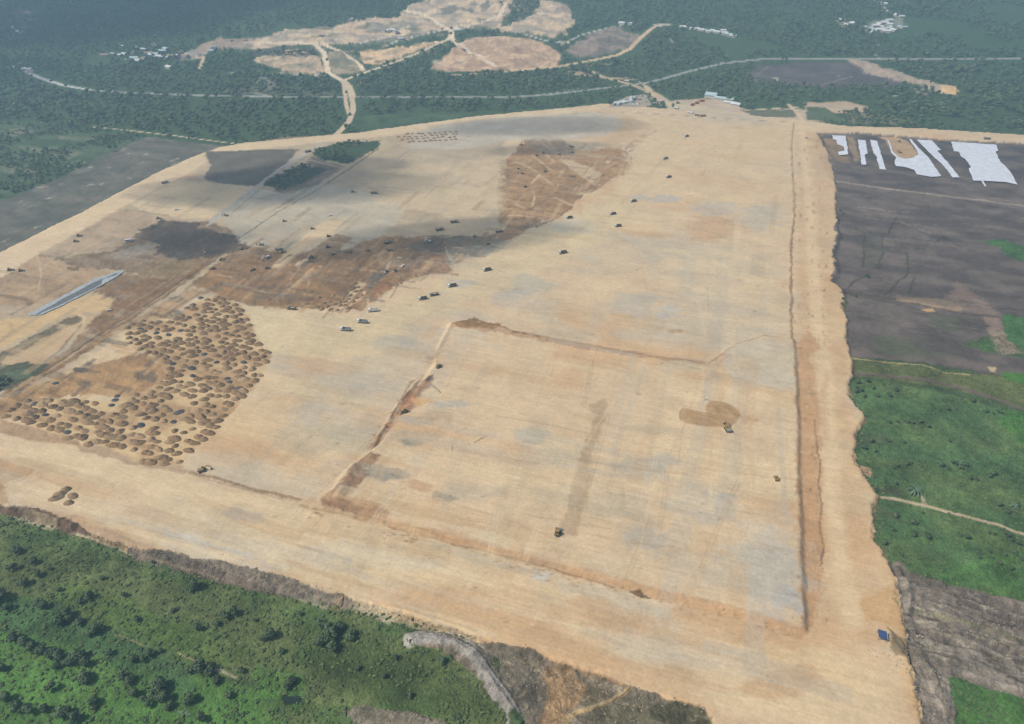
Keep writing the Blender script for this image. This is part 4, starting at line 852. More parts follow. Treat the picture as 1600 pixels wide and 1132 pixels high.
# ---------------------------------------------------------------- trees and shrubs
def crown_mesh(name, mat, r, h, z0, n, seed, leaf=.3, core=True, sub=2, lumps=6):
    """irregular crown: an uneven inner mass with many leaf clumps spread through and beyond it"""
    R = random.Random(seed); v = []; f = []
    import bmesh
    L = [(R.uniform(-.5, .5)*r, R.uniform(-.5, .5)*r, z0+h*R.uniform(.35, .8), R.uniform(.38, .68)*r) for _ in range(lumps)]
    if core:
        for (lx, ly, lz, lr) in L:
            bm = bmesh.new(); bmesh.ops.create_icosphere(bm, subdivisions=sub-1, radius=lr*.86)
            b = len(v)
            for q in bm.verts:
                k = R.uniform(.75, 1.15); v.append((lx+q.co.x*k, ly+q.co.y*k, max(lz+q.co.z*k*.8, z0*.6)))
            for q in bm.faces: f.append(tuple(b+w.index for w in q.verts))
            bm.free()
    for _ in range(n):
        lx, ly, lz, lr = R.choice(L)
        d = Vector((R.gauss(0, 1), R.gauss(0, 1), R.gauss(.25, .8))).normalized(); p = Vector((lx, ly, lz))+Vector((d.x, d.y, d.z*.85))*lr*R.uniform(.8, 1.15)
        u = d.orthogonal().normalized(); w = d.cross(u); a = R.uniform(0, 6.28); u2 = u*math.cos(a)+w*math.sin(a)+d*R.uniform(-.5, .5); w2 = d.cross(u2).normalized()
        s = leaf*R.uniform(.6, 1.4); b = len(v)
        v += [tuple(p-u2*s), tuple(p+w2*s*.6), tuple(p+u2*s), tuple(p-w2*s*.6)]; f += [(b, b+1, b+2, b+3)]
    me = bpy.data.meshes.new(name); me.from_pydata(v, [], f); me.materials.append(mat); return me
def trunk_mesh(name, h, r, seed):
    R = random.Random(seed); m = MB(); m.cyl((0, 0, h/2-.3), r, h+.6, 'Z', 7)
    b = len(m.v)-14
    for i in range(7): x, y, z = m.v[b+7+i]; m.v[b+7+i] = (x*.55, y*.55, z)
    for k in range(4):
        a = R.uniform(0, 6.28); m.bar((0, 0, h*.7), (math.cos(a)*h*.35, math.sin(a)*h*.35, h*1.15), r*.5, r*.5)
    me = bpy.data.meshes.new(name); me.from_pydata(m.v, [], m.f); bm_fix(me); me.materials.append(M['bark']); return me
def palm_mesh(name, n, L, z0, seed):
    R = random.Random(seed); v = []; f = []
    for k in range(n):
        a = 6.283*k/n+R.uniform(-.2, .2); up = R.uniform(.3, 1.1); prev = None
        for j in range(6):
            t = j/5; rr = L*t; z = z0+L*(up*t-1.05*t*t); w = .28*math.sin(math.pi*min(1, t*.9+.1))+.03
            c = Vector((math.cos(a)*rr, math.sin(a)*rr, z)); s = Vector((-math.sin(a), math.cos(a), 0))*w
            b = len(v); v += [tuple(c-s+Vector((0,0,-w*.5))), tuple(c), tuple(c+s+Vector((0,0,-w*.5)))]
            if prev is not None: f += [(prev, prev+1, b+1, b), (prev+1, prev+2, b+2, b+1)]
            prev = b
    me = bpy.data.meshes.new(name); me.from_pydata(v, [], f); me.materials.append(M['leaf_palm']); return me
hidden = bpy.data.collections.new('plant_kinds')
def source(me):
    o = bpy.data.objects.new(me.name, me); return o
def scatter(name, srcs, P, S, Rz):
    """one mass of uncountable plants or stones: copies of a few shapes standing on points"""
    c = bpy.data.collections.new(name+'_kinds')
    for o in srcs: c.objects.link(o)
    me = bpy.data.meshes.new(name); me.vertices.add(len(P)); me.vertices.foreach_set('co', np.asarray(P, np.float32).ravel())
    a = me.attributes.new('size', 'FLOAT_VECTOR', 'POINT'); a.data.foreach_set('vector', np.asarray(S, np.float32).ravel())
    a = me.attributes.new('turn', 'FLOAT', 'POINT'); a.data.foreach_set('value', np.asarray(Rz, np.float32))
    ob = bpy.data.objects.new(name, me); COL.objects.link(ob); ob['kind'] = 'stuff'
    ng = bpy.data.node_groups.new(name, 'GeometryNodeTree')
    ng.interface.new_socket('Geometry', in_out='INPUT', socket_type='NodeSocketGeometry'); ng.interface.new_socket('Geometry', in_out='OUTPUT', socket_type='NodeSocketGeometry')
    N, L = ng.nodes, ng.links
    gi = N.new('NodeGroupInput'); go = N.new('NodeGroupOutput'); ip = N.new('GeometryNodeInstanceOnPoints'); ci = N.new('GeometryNodeCollectionInfo')
    ci.inputs['Collection'].default_value = c; ci.inputs['Separate Children'].default_value = True; ci.inputs['Reset Children'].default_value = True
    ip.inputs['Pick Instance'].default_value = True
    sz = N.new('GeometryNodeInputNamedAttribute'); sz.data_type = 'FLOAT_VECTOR'; sz.inputs['Name'].default_value = 'size'
    tr = N.new('GeometryNodeInputNamedAttribute'); tr.data_type = 'FLOAT'; tr.inputs['Name'].default_value = 'turn'
    cx = N.new('ShaderNodeCombineXYZ'); L.new(tr.outputs['Attribute'], cx.inputs['Z'])
    L.new(gi.outputs[0], ip.inputs['Points']); L.new(ci.outputs[0], ip.inputs['Instance']); L.new(sz.outputs['Attribute'], ip.inputs['Scale']); L.new(cx.outputs[0], ip.inputs['Rotation'])
    L.new(ip.outputs[0], go.inputs[0])
    md = ob.modifiers.new('scatter', 'NODES'); md.node_group = ng
    return ob
def cand(y0, y1, n, xf=1.0, power=1.0):
    """random ground places in the land strip in front of the drone"""
    y = y0+(y1-y0)*rng.random(n)**power; hw = 0.76*(y*CP+H*SP)*xf; x = (rng.random(n)*2-1)*hw
    return x, y
def lookup(x, y):
    r = np.clip(np.searchsorted(YR, y)-1, 0, NR-1); c = np.clip(18+np.searchsorted(ucore, x/(0.74*(np.maximum(YR[r], 60)*CP+H*SP)))-1, 0, NC-1)
    return r, c
# forest mass
far_src = [source(crown_mesh('forest_tree', M['leaf_far'], 3.6, 6.5, 2.2, 90, 10+k, .75, True, 2, 5)) for k in range(5)]
ny = 190000
y = 560+(3200-560)*rng.random(ny)**.9; hw = .9*(y*CP+H*SP); x = (rng.random(ny)*2-1)*hw
keep = rng.random(ny) < (hw/2400)
x, y = x[keep], y[keep]
r, c = lookup(x, y); ok = (CLS[r, c] == 1)
clear = fbm(x, y, 140, 201, 3); ok &= (clear > .26)
# keep the highway and its verge open
x, y, r, c = x[ok], y[ok], r[ok], c[ok]
for dx, dy in ((0, 8), (0, 16), (0, 24), (5, 0), (-5, 0)):
    rr, cc = lookup(x+dx, y+dy); k = np.isin(CLS[rr, cc], (3, 4, 6)); x, y, r, c = x[~k], y[~k], r[~k], c[~k]
z = GZ[r, c]; s = .5+.6*rng.random(len(x))**1.5; s *= .75+.5*fbm(x, y, 60, 202, 2)
P = np.stack([x, y, z-.3], 1); S = np.stack([s*1.1, s*1.1, s*(.8+.4*rng.random(len(x)))], 1)
order = np.argsort(y); P, S = P[order], S[order]
NEAR_TREES = []                            # the nearest ones become things of their own
pick = []
for i in range(0, len(P)):
    if len(pick) >= 130: break
    if abs(P[i, 0]) < .74*(P[i, 1]*CP+H*SP) and rng.random() < .5: pick.append(i)
NEAR_TREES = [(P[i], S[i]) for i in pick]
mask = np.ones(len(P), bool); mask[pick] = False
P, S = P[mask], S[mask]
print('forest', len(P))
scatter('forest', far_src, P, S, rng.random(len(P))*6.28)
# low growth of the green fields
cov_src = [source(crown_mesh('creeper_clump', M['leaf_cover'], 1.0, .9, .0, 70, 30+k, .26, True, 2, 4)) for k in range(4)] + [source(crown_mesh('creeper_clump', M['leaf_deep'], .9, .8, .0, 70, 40+k, .24, True, 2, 4)) for k in range(3)]
x, y = cand(120, 640, 60000, 1.05, 1.0)
d_ = rng.random(len(x)) < np.clip(260/y, 0, 1)**.6; x, y = x[d_], y[d_]
r, c = lookup(x, y); dens = fbm(x, y, 16, 301, 3)
ok = (CLS[r, c] == 0) & (dens+.25*rng.random(len(x)) > np.where(x > 100, .52, .40))
x, y, r, c = x[ok], y[ok], r[ok], c[ok]
s = (.35+.75*rng.random(len(x))**1.6)*np.where(x > 100, .8, 1); print('cover', len(x))
scatter('green_ground_cover', cov_src, np.stack([x, y, GZ[r, c]-.1], 1), np.stack([s, s, s*.75], 1), rng.random(len(x))*6.28)
# scrub in the fields on the left and around the roads
x, y = cand(330, 900, 30000, 1.05); r, c = lookup(x, y); ok = (CLS[r, c] == 8) & (fbm(x, y, 40, 311, 3) > .47)
x, y, r, c = x[ok], y[ok], r[ok], c[ok]; s = .3+.45*rng.random(len(x)); print('scrub', len(x))
scatter('scrub_growth', far_src, np.stack([x, y, GZ[r, c]-.6], 1), np.stack([s, s, s*.7], 1), rng.random(len(x))*6.28)
# stones along the edges of the platform
def stone_mesh(name, mat, seed):
    import bmesh
    R = random.Random(seed); bm = bmesh.new(); bmesh.ops.create_icosphere(bm, subdivisions=1, radius=.5)
    for v in bm.verts: v.co = (v.co.x*R.uniform(.7, 1.3), v.co.y*R.uniform(.6, 1.2), v.co.z*R.uniform(.5, .8))
    me = bpy.data.meshes.new(name); bm.to_mesh(me); bm.free(); me.materials.append(mat); return me
st_src = [source(stone_mesh('stone', M['heap_pale'], k)) for k in range(2)]+[source(stone_mesh('stone', flat('pale_stone', (.42, .36, .30), .9), 5))]+[source(stone_mesh('stone', flat('grey_stone', (.2, .18, .16), .9), 6))]
xs, ys = [], []
for poly, wd, n in [([(1306,290),(1306,436),(1322,530),(1334,586),(1352,655),(1333,722),(1366,778),(1388,880),(1408,975),(1436,1120)], 10, 1500), ([(0,800),(100,832),(200,866),(300,890),(400,910),(560,954),(700,992),(800,1026),(880,1050),(1000,1096),(1100,1112)], 12, 2200),
                    ([(210,872),(330,895),(470,925),(540,945)], 22, 2200), ([(780,1030),(860,1070),(1000,1110)], 40, 1800), ([(1275,700),(1279,740),(1281,780),(1279,830),(1283,900)], 8, 260), ([(1420,930),(1600,1000)], 60, 1500), ([(1440,1000),(1465,1110)], 34, 900), ([(1100,960),(1160,968)], 8, 60), ([(1350,1022),(1400,1040),(1425,1060)], 14, 160), ([(600,1115),(690,1132)], 14, 400)]:
    seg = random.choices(range(len(poly)-1), [abs(poly[i+1][0]-poly[i][0])+abs(poly[i+1][1]-poly[i][1]) for i in range(len(poly)-1)], k=n)
    for i in seg:
        t = random.random(); p = (poly[i][0]+(poly[i+1][0]-poly[i][0])*t+random.gauss(0, wd/3), poly[i][1]+(poly[i+1][1]-poly[i][1])*t+random.gauss(0, wd/3)); q = at(*p, it=1); 
        if random.random() < .6: xs.append(q[0]); ys.append(q[1])
x = np.array(xs); y = np.array(ys); r, c = lookup(x, y); s = .2+.65*rng.random(len(x))**3
scatter('rubble_stones', st_src, np.stack([x, y, GZ[r, c]-.05], 1), np.stack([s, s, s], 1), rng.random(len(x))*6.28)

# trees and shrubs that one can tell apart
def plant(name, label, cat, group, crowns, trunks, x, y, s, sz=None):
    e = empty(name, label, cat, group); k = random.randrange(len(crowns))
    a = bpy.data.objects.new('crown', crowns[k]); b = bpy.data.objects.new('trunk', trunks[k % len(trunks)])
    for o in (a, b): COL.objects.link(o); o.parent = e
    e.location = (x, y, ground_z(x, y)-.1); e.rotation_euler.z = random.uniform(0, 6.28); e.scale = (s, s, sz or s*random.uniform(.8, 1.1)); return e
ft = [o.data for o in far_src]; tk = [trunk_mesh('trunk', 3.4, .28, k) for k in range(3)]
for p, s in NEAR_TREES:
    g_ = 'left of the quarry haul road' if p[0] < -260 else 'between the quarry haul road and the highway crossing' if p[0] < 130 else 'right of the highway crossing'
    plant('forest_tree', 'leafy tree at the woods edge '+g_, 'tree', 'woods edge trees '+g_, ft, tk, float(p[0]), float(p[1]), float(s[0]), float(s[2]))
sh = [crown_mesh('shrub_crown', M['leaf_dark'], 1.9, 2.7, .5, 300, 50+k, .34, True, 2, 7) for k in range(5)]; stk = [trunk_mesh('shrub_trunk', 1.2, .1, k) for k in range(2)]
DARK = [(30,865,1),(55,880,.9),(20,890,1.1),(60,900,.9),(40,912,1.2),(4,938,2.0),(14,950,1.2),(137,937,1.2),(125,942,.8),(95,922,.7),(70,948,1.2),(58,945,.9),(105,968,1.5),(95,975,1.2),(127,976,1.1),(152,985,1.4),(143,990,1),(215,970,.8),(307,919,1.3),(298,925,.8),(365,960,1.1),(350,966,1.2),(340,975,.8),(310,985,.9),(210,1034,1),(225,1032,.8),(238,1026,.9),(250,1020,.7),(312,1046,1.6),(300,1050,1),(325,1052,1.3),(340,1064,.8),(190,1060,1.1),(205,1068,1.2),(212,1085,1.1),(225,1095,.8),(20,1000,1.3),(35,1006,1.2),(50,1012,1.1),(65,1018,1.2),(80,1024,1.3),(95,1030,1.3),(108,1036,1.2),(122,1032,1.6),(132,1040,1.2),(90,1044,.9),(130,1066,1.4),(140,1060,.9),(80,1078,1),(28,1108,1.2),(45,1115,1.1),(12,1092,1.1),(70,1110,.9),(100,1120,1.4),(115,1128,1.2),(250,1075,1.6),(243,1088,1.5),(258,1092,1.3),(235,1100,.9),(265,1104,1),(295,1096,1.2),(340,1066,.8),(315,1126,1),(150,1098,1),(145,1108,.8),(510,988,1.5),(520,996,1.4),(506,1008,1.6),(518,1016,1.3),(534,980,1.1),(545,1000,1.2),(552,992,.9),(422,995,1.2),(414,1000,.9),(455,1070,1.2),(448,1076,.8),(500,975,.9),(620,1030,.6),(690,1036,.9),(600,1060,.6),(560,1045,.6),(640,1090,.7),(196,930,.7),(160,905,.6),(240,880,.5),(80,890,.6),(270,955,.6),(400,970,.5),(470,960,.6),(440,1020,.7),(380,1050,.8),(360,1090,.8),(170,1022,.8),(5,1046,1)]
for x_, y_, s_ in DARK:
    q = at(x_, y_)
    g_ = ('dark shrub in the thicket at the upper left of the near green slope','shrubs of the upper left thicket') if y_ < 960 and x_ < 180 else ('dark shrub in the long diagonal row across the near green slope','diagonal row of shrubs') if y_ < 1048 and x_ < 180 else ('dark shrub beside the worn pale path on the near green slope','shrubs beside the worn path') if x_ < 385 and y_ < 1070 and x_ > 180 else ('dark shrub in the clump right of the worn path on the near green slope','clump right of the worn path') if 495 < x_ < 560 and y_ < 1030 else ('dark shrub at the bottom left corner of the near green slope','shrubs of the bottom left corner') if y_ >= 1048 and x_ < 360 else ('scattered low dark shrub on the right part of the near green slope','scattered shrubs on the near green slope')
    plant('shrub', ('large ' if s_ >= 1.3 else '')+g_[0], 'shrub', ('large ' if s_ >= 1.3 else '')+g_[1], sh, stk, q[0], q[1], s_*1.05)
RB = [(1520,628),(1540,645),(1552,648),(1561,646),(1480,642),(1492,640),(1390,662),(1402,660),(1415,661),(1424,663),(1437,660),(1450,668),(1385,686),(1412,692),(1388,690),(1350,700),(1368,706),(1395,732),(1402,729),(1415,726),(1421,724),(1470,730),(1482,735),(1490,726),(1500,733),(1508,728),(1552,742),(1546,746),(1525,752),(1515,750),(1400,758),(1484,690),(1360,690),(1440,803),(1425,820),(1400,808),(1500,838),(1510,842),(1545,834),(1553,836),(1572,838),(1580,846),(1590,850),(1428,838),(1450,842),(1530,872),(1560,880),(1580,890),(1595,875),(1570,868),(1545,862),(1585,866),(1340,600),(1355,598),(1345,612),(1362,608),(1350,622),(1370,620),(1336,606),(1380,604),(1390,620),(1400,612),(1337,614),(1395,830),(1380,850),(1408,870),(1590,790),(1575,802),(1560,790)]
for x_, y_ in RB:
    q = at(x_, y_)
    g_ = ('low bush in the thick corner of the right green field beside the sand','bushes in the corner by the sand') if x_ < 1394 and y_ < 630 else ('low bush below the pale footpath in the right green field','bushes below the footpath') if y_ > 800 else ('low bush in the middle band of the right green field above the footpath','bushes of the middle band') if y_ > 700 else ('low bush in the upper part of the right green field','bushes of the upper field')
    plant('bush', g_[0], 'bush', g_[1], sh, stk, q[0], q[1], random.uniform(.45, .95))
ORD = ['small', 'tall', 'broad']
pm = [palm_mesh('palm_fronds', 15, 4.2, 1.8, k) for k in range(2)]
for (x_, y_, s_, lb) in [(1429,770,1.15,'large spiky palm in the green field just above the pale footpath on the right'),(1472,727,.75,'small palm among the bushes at the middle of the right green field'),(1498,726,.8,'small palm beside a clump of bushes, right of its twin in the green field'),(1585,792,.7,'small palm at the far edge of the right green field above the footpath')]:
    q = at(x_, y_); e = plant('palm_tree', lb, 'palm', None, pm, stk, q[0], q[1], s_)
# a line of low hedge plants on the dark field's left edge
for x_, y_ in [(1309,350),(1310,344),(1306,345),(1330,462),(1336,464),(1314,478),(1316,472),(1354,430),(1356,434),(1350,432),(1312,330),(1318,334)]:
    q = at(x_, y_); plant('bush', 'small green bush where the sand platform meets the dark bare field', 'bush', 'bushes along the edge of the dark field', sh, stk, q[0], q[1], random.uniform(.45, .7))

# ---------------------------------------------------------------- heaps of tipped earth
def heap_mesh(name, seed, mat, two=False):
    R = random.Random(seed); n, m_ = 16, 5; ex = R.uniform(.8, 1.25); v = [(0, 0, 1.6+R.uniform(-.1, .15))]; f = []
    lob = [R.uniform(.8, 1.2) for _ in range(n)]; lob = [(lob[i]+lob[i-1]+lob[(i+1) % n])/3 for i in range(n)]
    ox, oy = R.uniform(-1.1, 1.1), R.uniform(-.6, .6)
    for j in range(1, m_+1):
        t = j/m_
        for i in range(n):
            a = 6.2832*i/n; rr = t*lob[i]
            z = (1.6*(1-t**1.2))+R.uniform(-.2, .2)*(1-t) if j < m_ else -.25
            v.append((ox*(1-t)+3.1*ex*rr*math.cos(a)+R.uniform(-.12,.12), oy*(1-t)+2.2*rr*math.sin(a)+R.uniform(-.12,.12), z))
    v[0] = (ox, oy, v[0][2]*R.uniform(.95, 1.3))
    for i in range(n): f.append((0, 1+i, 1+(i+1) % n))
    for j in range(m_-1):
        for i in range(n):
            a = 1+j*n+i; b = 1+j*n+(i+1) % n; f.append((a, a+n, b+n, b))
    me = bpy.data.meshes.new(name); me.from_pydata(v, [], f); me.materials.append(mat); bm_fix(me); return me
HB = [heap_mesh('earth_heap', k, M['heap']) for k in range(7)]; HP = [heap_mesh('earth_heap', 20+k, M['heap_pale']) for k in range(4)]; HD = [heap_mesh('earth_heap', 40+k, M['heap_dark']) for k in range(4)]
def heap(px, py, me, s, label, group, rz=None):
    x, y = at(px, py); o = bpy.data.objects.new('earth_heap', me); COL.objects.link(o); tag(o, label, 'heap', group)
    o.location = (x, y, ground_z(x, y)); o.scale = (s*random.uniform(.85, 1.15), s*random.uniform(.85, 1.15), s*random.uniform(.8, 1.15)); o.rotation_euler.z = (SITE_ROT if rz is None else rz)+random.uniform(-.35, .35); return o
def inside(p, poly):
    c = False
    for i in range(len(poly)):
        a, b = poly[i], poly[i-1]
        if (a[1] > p[1]) != (b[1] > p[1]) and p[0] < (b[0]-a[0])*(p[1]-a[1])/(b[1]-a[1])+a[0]: c = not c
    return c
DARKH = [(89,604),(57,636),(73,653),(185,624),(176,638),(182,630),(222,669),(273,664),(303,592),(301,580),(272,573),(357,596),(360,601),(375,611),(280,650),(285,648),(220,518),(284,521),(246,525),(315,470),(382,571),(340,571),(107,680),(265,528),(320,558)]
for x_, y_ in DARKH: heap(x_, y_, random.choice(HD), random.uniform(.8, 1.0), 'dark grey heap of wet earth among the brown heaps', 'dark wet heaps in the heap field')
P2 = np.array([at(*p) for p in HEAPS]); lo = P2.min(0); hi = P2.max(0); cnt = 0
sp = [(at(*d)) for d in DARKH]
cs = []
for i in range(-70, 70):
    for j in range(-70, 70):
        s_ = i*6.4+j*1.3; t_ = j*5.0; g = P2.mean(0)+AX2*s_+AX1*t_+AX1*random.gauss(0, .6)+AX2*random.gauss(0, 1.2)
        if not inside(tuple(g), [tuple(p) for p in P2]): continue
        if any((g[0]-d[0])**2+(g[1]-d[1])**2 < 18 for d in sp): continue
        if random.random() < .06: continue
        cs.append(g)
cs.sort(key=lambda g: g[1]); print('heaps', len(cs)); NIND = 205
def far_heaps(name, pts, s0, s1):
    V = []; Fc = []
    for g in pts:
        me = random.choice(HB); b = len(V); a = SITE_ROT+random.uniform(-.4, .6); k = random.uniform(s0, s1); zz = ground_z(*g)-.05
        for v in me.vertices: V.append((g[0]+k*(v.co.x*math.cos(a)-v.co.y*math.sin(a)), g[1]+k*(v.co.x*math.sin(a)+v.co.y*math.cos(a)), zz+k*v.co.z))
        for p in me.polygons: Fc.append(tuple(b+i for i in p.vertices))
    me = bpy.data.meshes.new(name); me.from_pydata(V, [], Fc); me.materials.append(M['heap']); o = bpy.data.objects.new(name, me); COL.objects.link(o); o['kind'] = 'stuff'
far_heaps('tipped_earth', cs[NIND:], .85, 1.25)
for g in cs[:NIND]:
    pale = random.random() < .3
    o = bpy.data.objects.new('earth_heap', random.choice(HP if pale else HB)); COL.objects.link(o)
    tag(o, 'tan heap of dry tipped earth in the left heap field' if pale else 'brown heap of tipped earth in the left heap field', 'heap', 'tan heaps in the left heap field' if pale else 'brown heaps in the left heap field')
    s_ = random.uniform(.85, 1.35); o.location = (g[0], g[1], ground_z(*g)-.05); o.scale = (s_*random.uniform(.85, 1.2), s_*random.uniform(.85, 1.1), s_*random.uniform(.8, 1.15)); o.rotation_euler.z = SITE_ROT+random.uniform(-.4, .6)
for x_, y_ in [(104,771),(96,777),(90,783)]: heap(x_, y_, random.choice(HP), 1.15, 'tan heap in the row of three touching heaps on the near sand strip', 'row of three heaps on the near sand strip', .5)
heap(116,780,HP[0],1.1,'tan heap beside the row of three on the near sand strip, the farther of two','pair of heaps beside the row of three'); heap(109,791,HP[1],1.15,'tan heap beside the row of three on the near sand strip, the nearer of two','pair of heaps beside the row of three')
for i, (x_, y_) in enumerate([(497,485),(504,488),(511,484),(518,488),(528,489),(508,478),(515,476),(524,480),(531,477),(532,482),(540,476),(536,470),(545,472),(548,466),(541,463),(548,458),(553,455),(556,460),(560,453),(556,448),(563,458),(558,470),(553,476),(546,486),(540,482),(565,466),(500,470),(522,466),(478,480)]):
    heap(x_, y_, random.choice(HB+HP[:1]), .78, 'brown heap tipped at the foot of the brown fill in mid site', 'heaps at the foot of the brown fill', .6)
for x_, y_ in [(625,462-23),(632,437),(637,436),(649,436),(626,447)]: heap(x_, y_, random.choice(HB), .8, 'brown heap on the edge between brown fill and pale sand', 'heaps on the edge of the brown fill')
FAR = []
for i in range(12):
    for j, (yy) in enumerate((212.5, 216.5, 220, 224)):
        x_ = 620+i*8.3+j*3.5+random.uniform(-2, 2); y_ = yy+1.5-i*.45+random.uniform(-.8, .8)
        if x_ > 719 or (j == 0 and x_ < 660 and random.random() < .5) or (j == 3 and x_ < 634): continue
        FAR.append(at(x_, y_))
far_heaps('tipped_earth', FAR, .85, 1.05)

# ---------------------------------------------------------------- machines
def proto_excavator(col='yellow'):
    e = empty('excavator', 'x', 'excavator')
    for s in (-1, 1):
        t = MB().prism([(-2.1,.15),(-1.9,0),(1.9,0),(2.1,.15),(2.25,.5),(2.0,.9),(-2.0,.9),(-2.25,.5)], s*1.25-.3, s*1.25+.3).build('track', M['steel'], e)
    MB().box((0,0,.75),(1.6,1.9,.35)).build('undercarriage', M['steel'], e)
    MB().box((-.5,0,1.5),(3.0,2.5,.95), taper=.94).build('upper_body', M[col], e)
    MB().prism([(-2.7,1.1),(-1.7,1.1),(-1.7,2.1),(-2.5,2.1),(-2.8,1.7)], -1.2, 1.2).build('counterweight', M['grey'], e)
    c = MB().prism([(-.1,1.9),(1.35,1.4),(1.4,2.1),(1.0,2.9),(-.1,2.9)], .35, 1.25).build('cab', M[col], e)
    MB().prism([(.0,2.1),(1.37,2.0),(1.1,2.75),(.0,2.78)], .33, 1.27).build('window', M['glass'], c)
    MB().bar((.6,-.25,1.8),(3.1,-.25,3.6),.4,.5).bar((3.1,-.25,3.6),(4.9,-.25,2.9),.35,.45).build('boom', M[col], e)
    MB().bar((4.9,-.25,3.0),(5.5,-.25,.9),.3,.4).build('stick', M[col], e)
    MB().prism([(5.2,.9),(5.8,.9),(6.0,.3),(5.5,-.05),(4.9,.1),(4.8,.5)], -.85, .35).build('bucket', M['steel'], e); return e
def proto_dozer(col='yellow'):
    e = empty('bulldozer', 'x', 'bulldozer')
    for s in (-1, 1): MB().prism([(-1.9,.2),(-1.7,0),(1.6,0),(1.9,.3),(1.8,.8),(-1.2,1.15),(-1.9,.7)], s*1.15-.28, s*1.15+.28).build('track', M['steel'], e)
    MB().box((.8,0,1.25),(2.0,1.2,1.1), taper=.9).build('hood', M[col], e)
    MB().box((-1.0,0,1.1),(1.8,1.7,.9)).build('body', M[col], e)
    c = MB().box((-.75,0,2.2),(1.4,1.5,1.3), taper=.88).build('cab', M['glass'], e)
    MB().box((-.75,0,2.93),(1.6,1.7,.14)).build('roof', M[col], c)
    MB().prism([(2.6,.0),(2.85,.0),(2.65,.6),(2.85,1.2),(2.6,1.2),(2.45,.6)], -1.9, 1.9).build('blade', M['grey'], e)
    for s in (-1, 1): MB().bar((0,s*1.5,.5),(2.6,s*1.3,.4),.2,.25).build('push_arm', M[col], e)
    MB().box((-2.3,0,.7),(.5,1.2,.8)).build('ripper', M['steel'], e); return e
def proto_truck(cab='white', bed='rust', load=None):
    e = empty('dump_truck', 'x', 'dump truck')
    MB().box((-.3,0,.85),(7.4,.9,.3)).build('chassis', M['steel'], e)
    c = MB().prism([(2.4,.8),(4.2,.8),(4.25,1.7),(3.9,2.9),(2.4,2.9)], -1.2, 1.2).build('cab', M[cab], e)
    MB().prism([(4.2,1.75),(4.28,1.75),(3.97,2.75),(3.88,2.75)], -1.05, 1.05).build('windscreen', M['glass'], c)
    b = MB().box((-1.0,0,1.15),(5.9,2.4,.15)); 
    for s in (-1, 1): b.box((-1.0,s*1.2,1.8),(5.9,.12,1.25))
    b.box((1.9,0,1.95),(.12,2.45,1.6)).box((-3.95,0,1.75),(.12,2.3,1.1)).build('bed', M[bed], e)
    if load: MB().box((-1.0,0,1.75),(5.6,2.25,1.1), taper=.55, tx=.7).build('load', M[load], e)
    for x_ in (3.3,-1.6,-2.9):
        for s in (-1, 1): MB().cyl((x_,s*1.02,.5),.5,.35).build('wheel', M['rubber'], e)
    return e
def proto_roller():
    e = empty('road_roller', 'x', 'road roller')
    MB().cyl((1.7,0,.75),.75,2.0,'Y',18).build('drum', M['grey'], e)
    MB().box((1.7,1.1,.8),(1.9,.14,.35)).box((1.7,-1.1,.8),(1.9,.14,.35)).box((.75,0,.8),(.25,2.3,.4)).build('drum_frame', M['yellow'], e)
    MB().box((-1.3,0,1.3),(2.1,1.5,.9), taper=.9).build('body', M['yellow'], e)
    c = MB().box((-.1,0,2.0),(1.2,1.4,1.3), taper=.9).build('cab', M['glass'], e); MB().box((-.1,0,2.7),(1.4,1.6,.12)).build('roof', M['yellow'], c)
    for s in (-1, 1): MB().cyl((-1.5,s*.95,.7),.7,.45).build('wheel', M['rubber'], e)
    return e
def proto_bus():
    e = empty('minibus', 'x', 'bus')
    MB().prism([(-3.2,.45),(3.0,.45),(3.3,1.1),(3.0,2.4),(2.6,2.6),(-3.2,2.6)], -1.05, 1.05).build('body', M['white'], e)
    for s in (-1, 1):
        for k in range(4): MB().box((-2.4+k*1.35,s*1.06,1.85),(1.1,.04,.7)).build('window', M['glass'], e)
        for x_ in (-2.1,2.1): MB().cyl((x_,s*.95,.42),.42,.28).build('wheel', M['rubber'], e)
    MB().prism([(3.24,1.3),(3.30,1.3),(3.06,2.3),(3.0,2.3)], -.9, .9).build('windscreen', M['glass'], e); return e
def proto_pickup(col='white'):
    e = empty('pickup', 'x', 'pickup')
    MB().prism([(-2.6,.5),(2.5,.5),(2.6,.95),(1.3,1.1),(-2.6,1.1)], -.92, .92).build('body', M[col], e)
    c = MB().box((.1,0,1.4),(2.0,1.6,.75), taper=.82).build('cab', M[col], e); MB().box((.1,0,1.42),(1.86,1.66,.4), taper=.88).build('window', M['glass'], c)
    for s in (-1, 1): MB().box((-1.7,s*.86,1.25),(1.7,.08,.35)).build('bed_side', M[col], e)
    for x_ in (-1.7,1.7):
        for s in (-1, 1): MB().cyl((x_,s*.8,.38),.38,.24).build('wheel', M['rubber'], e)
    return e
PROTO = {}
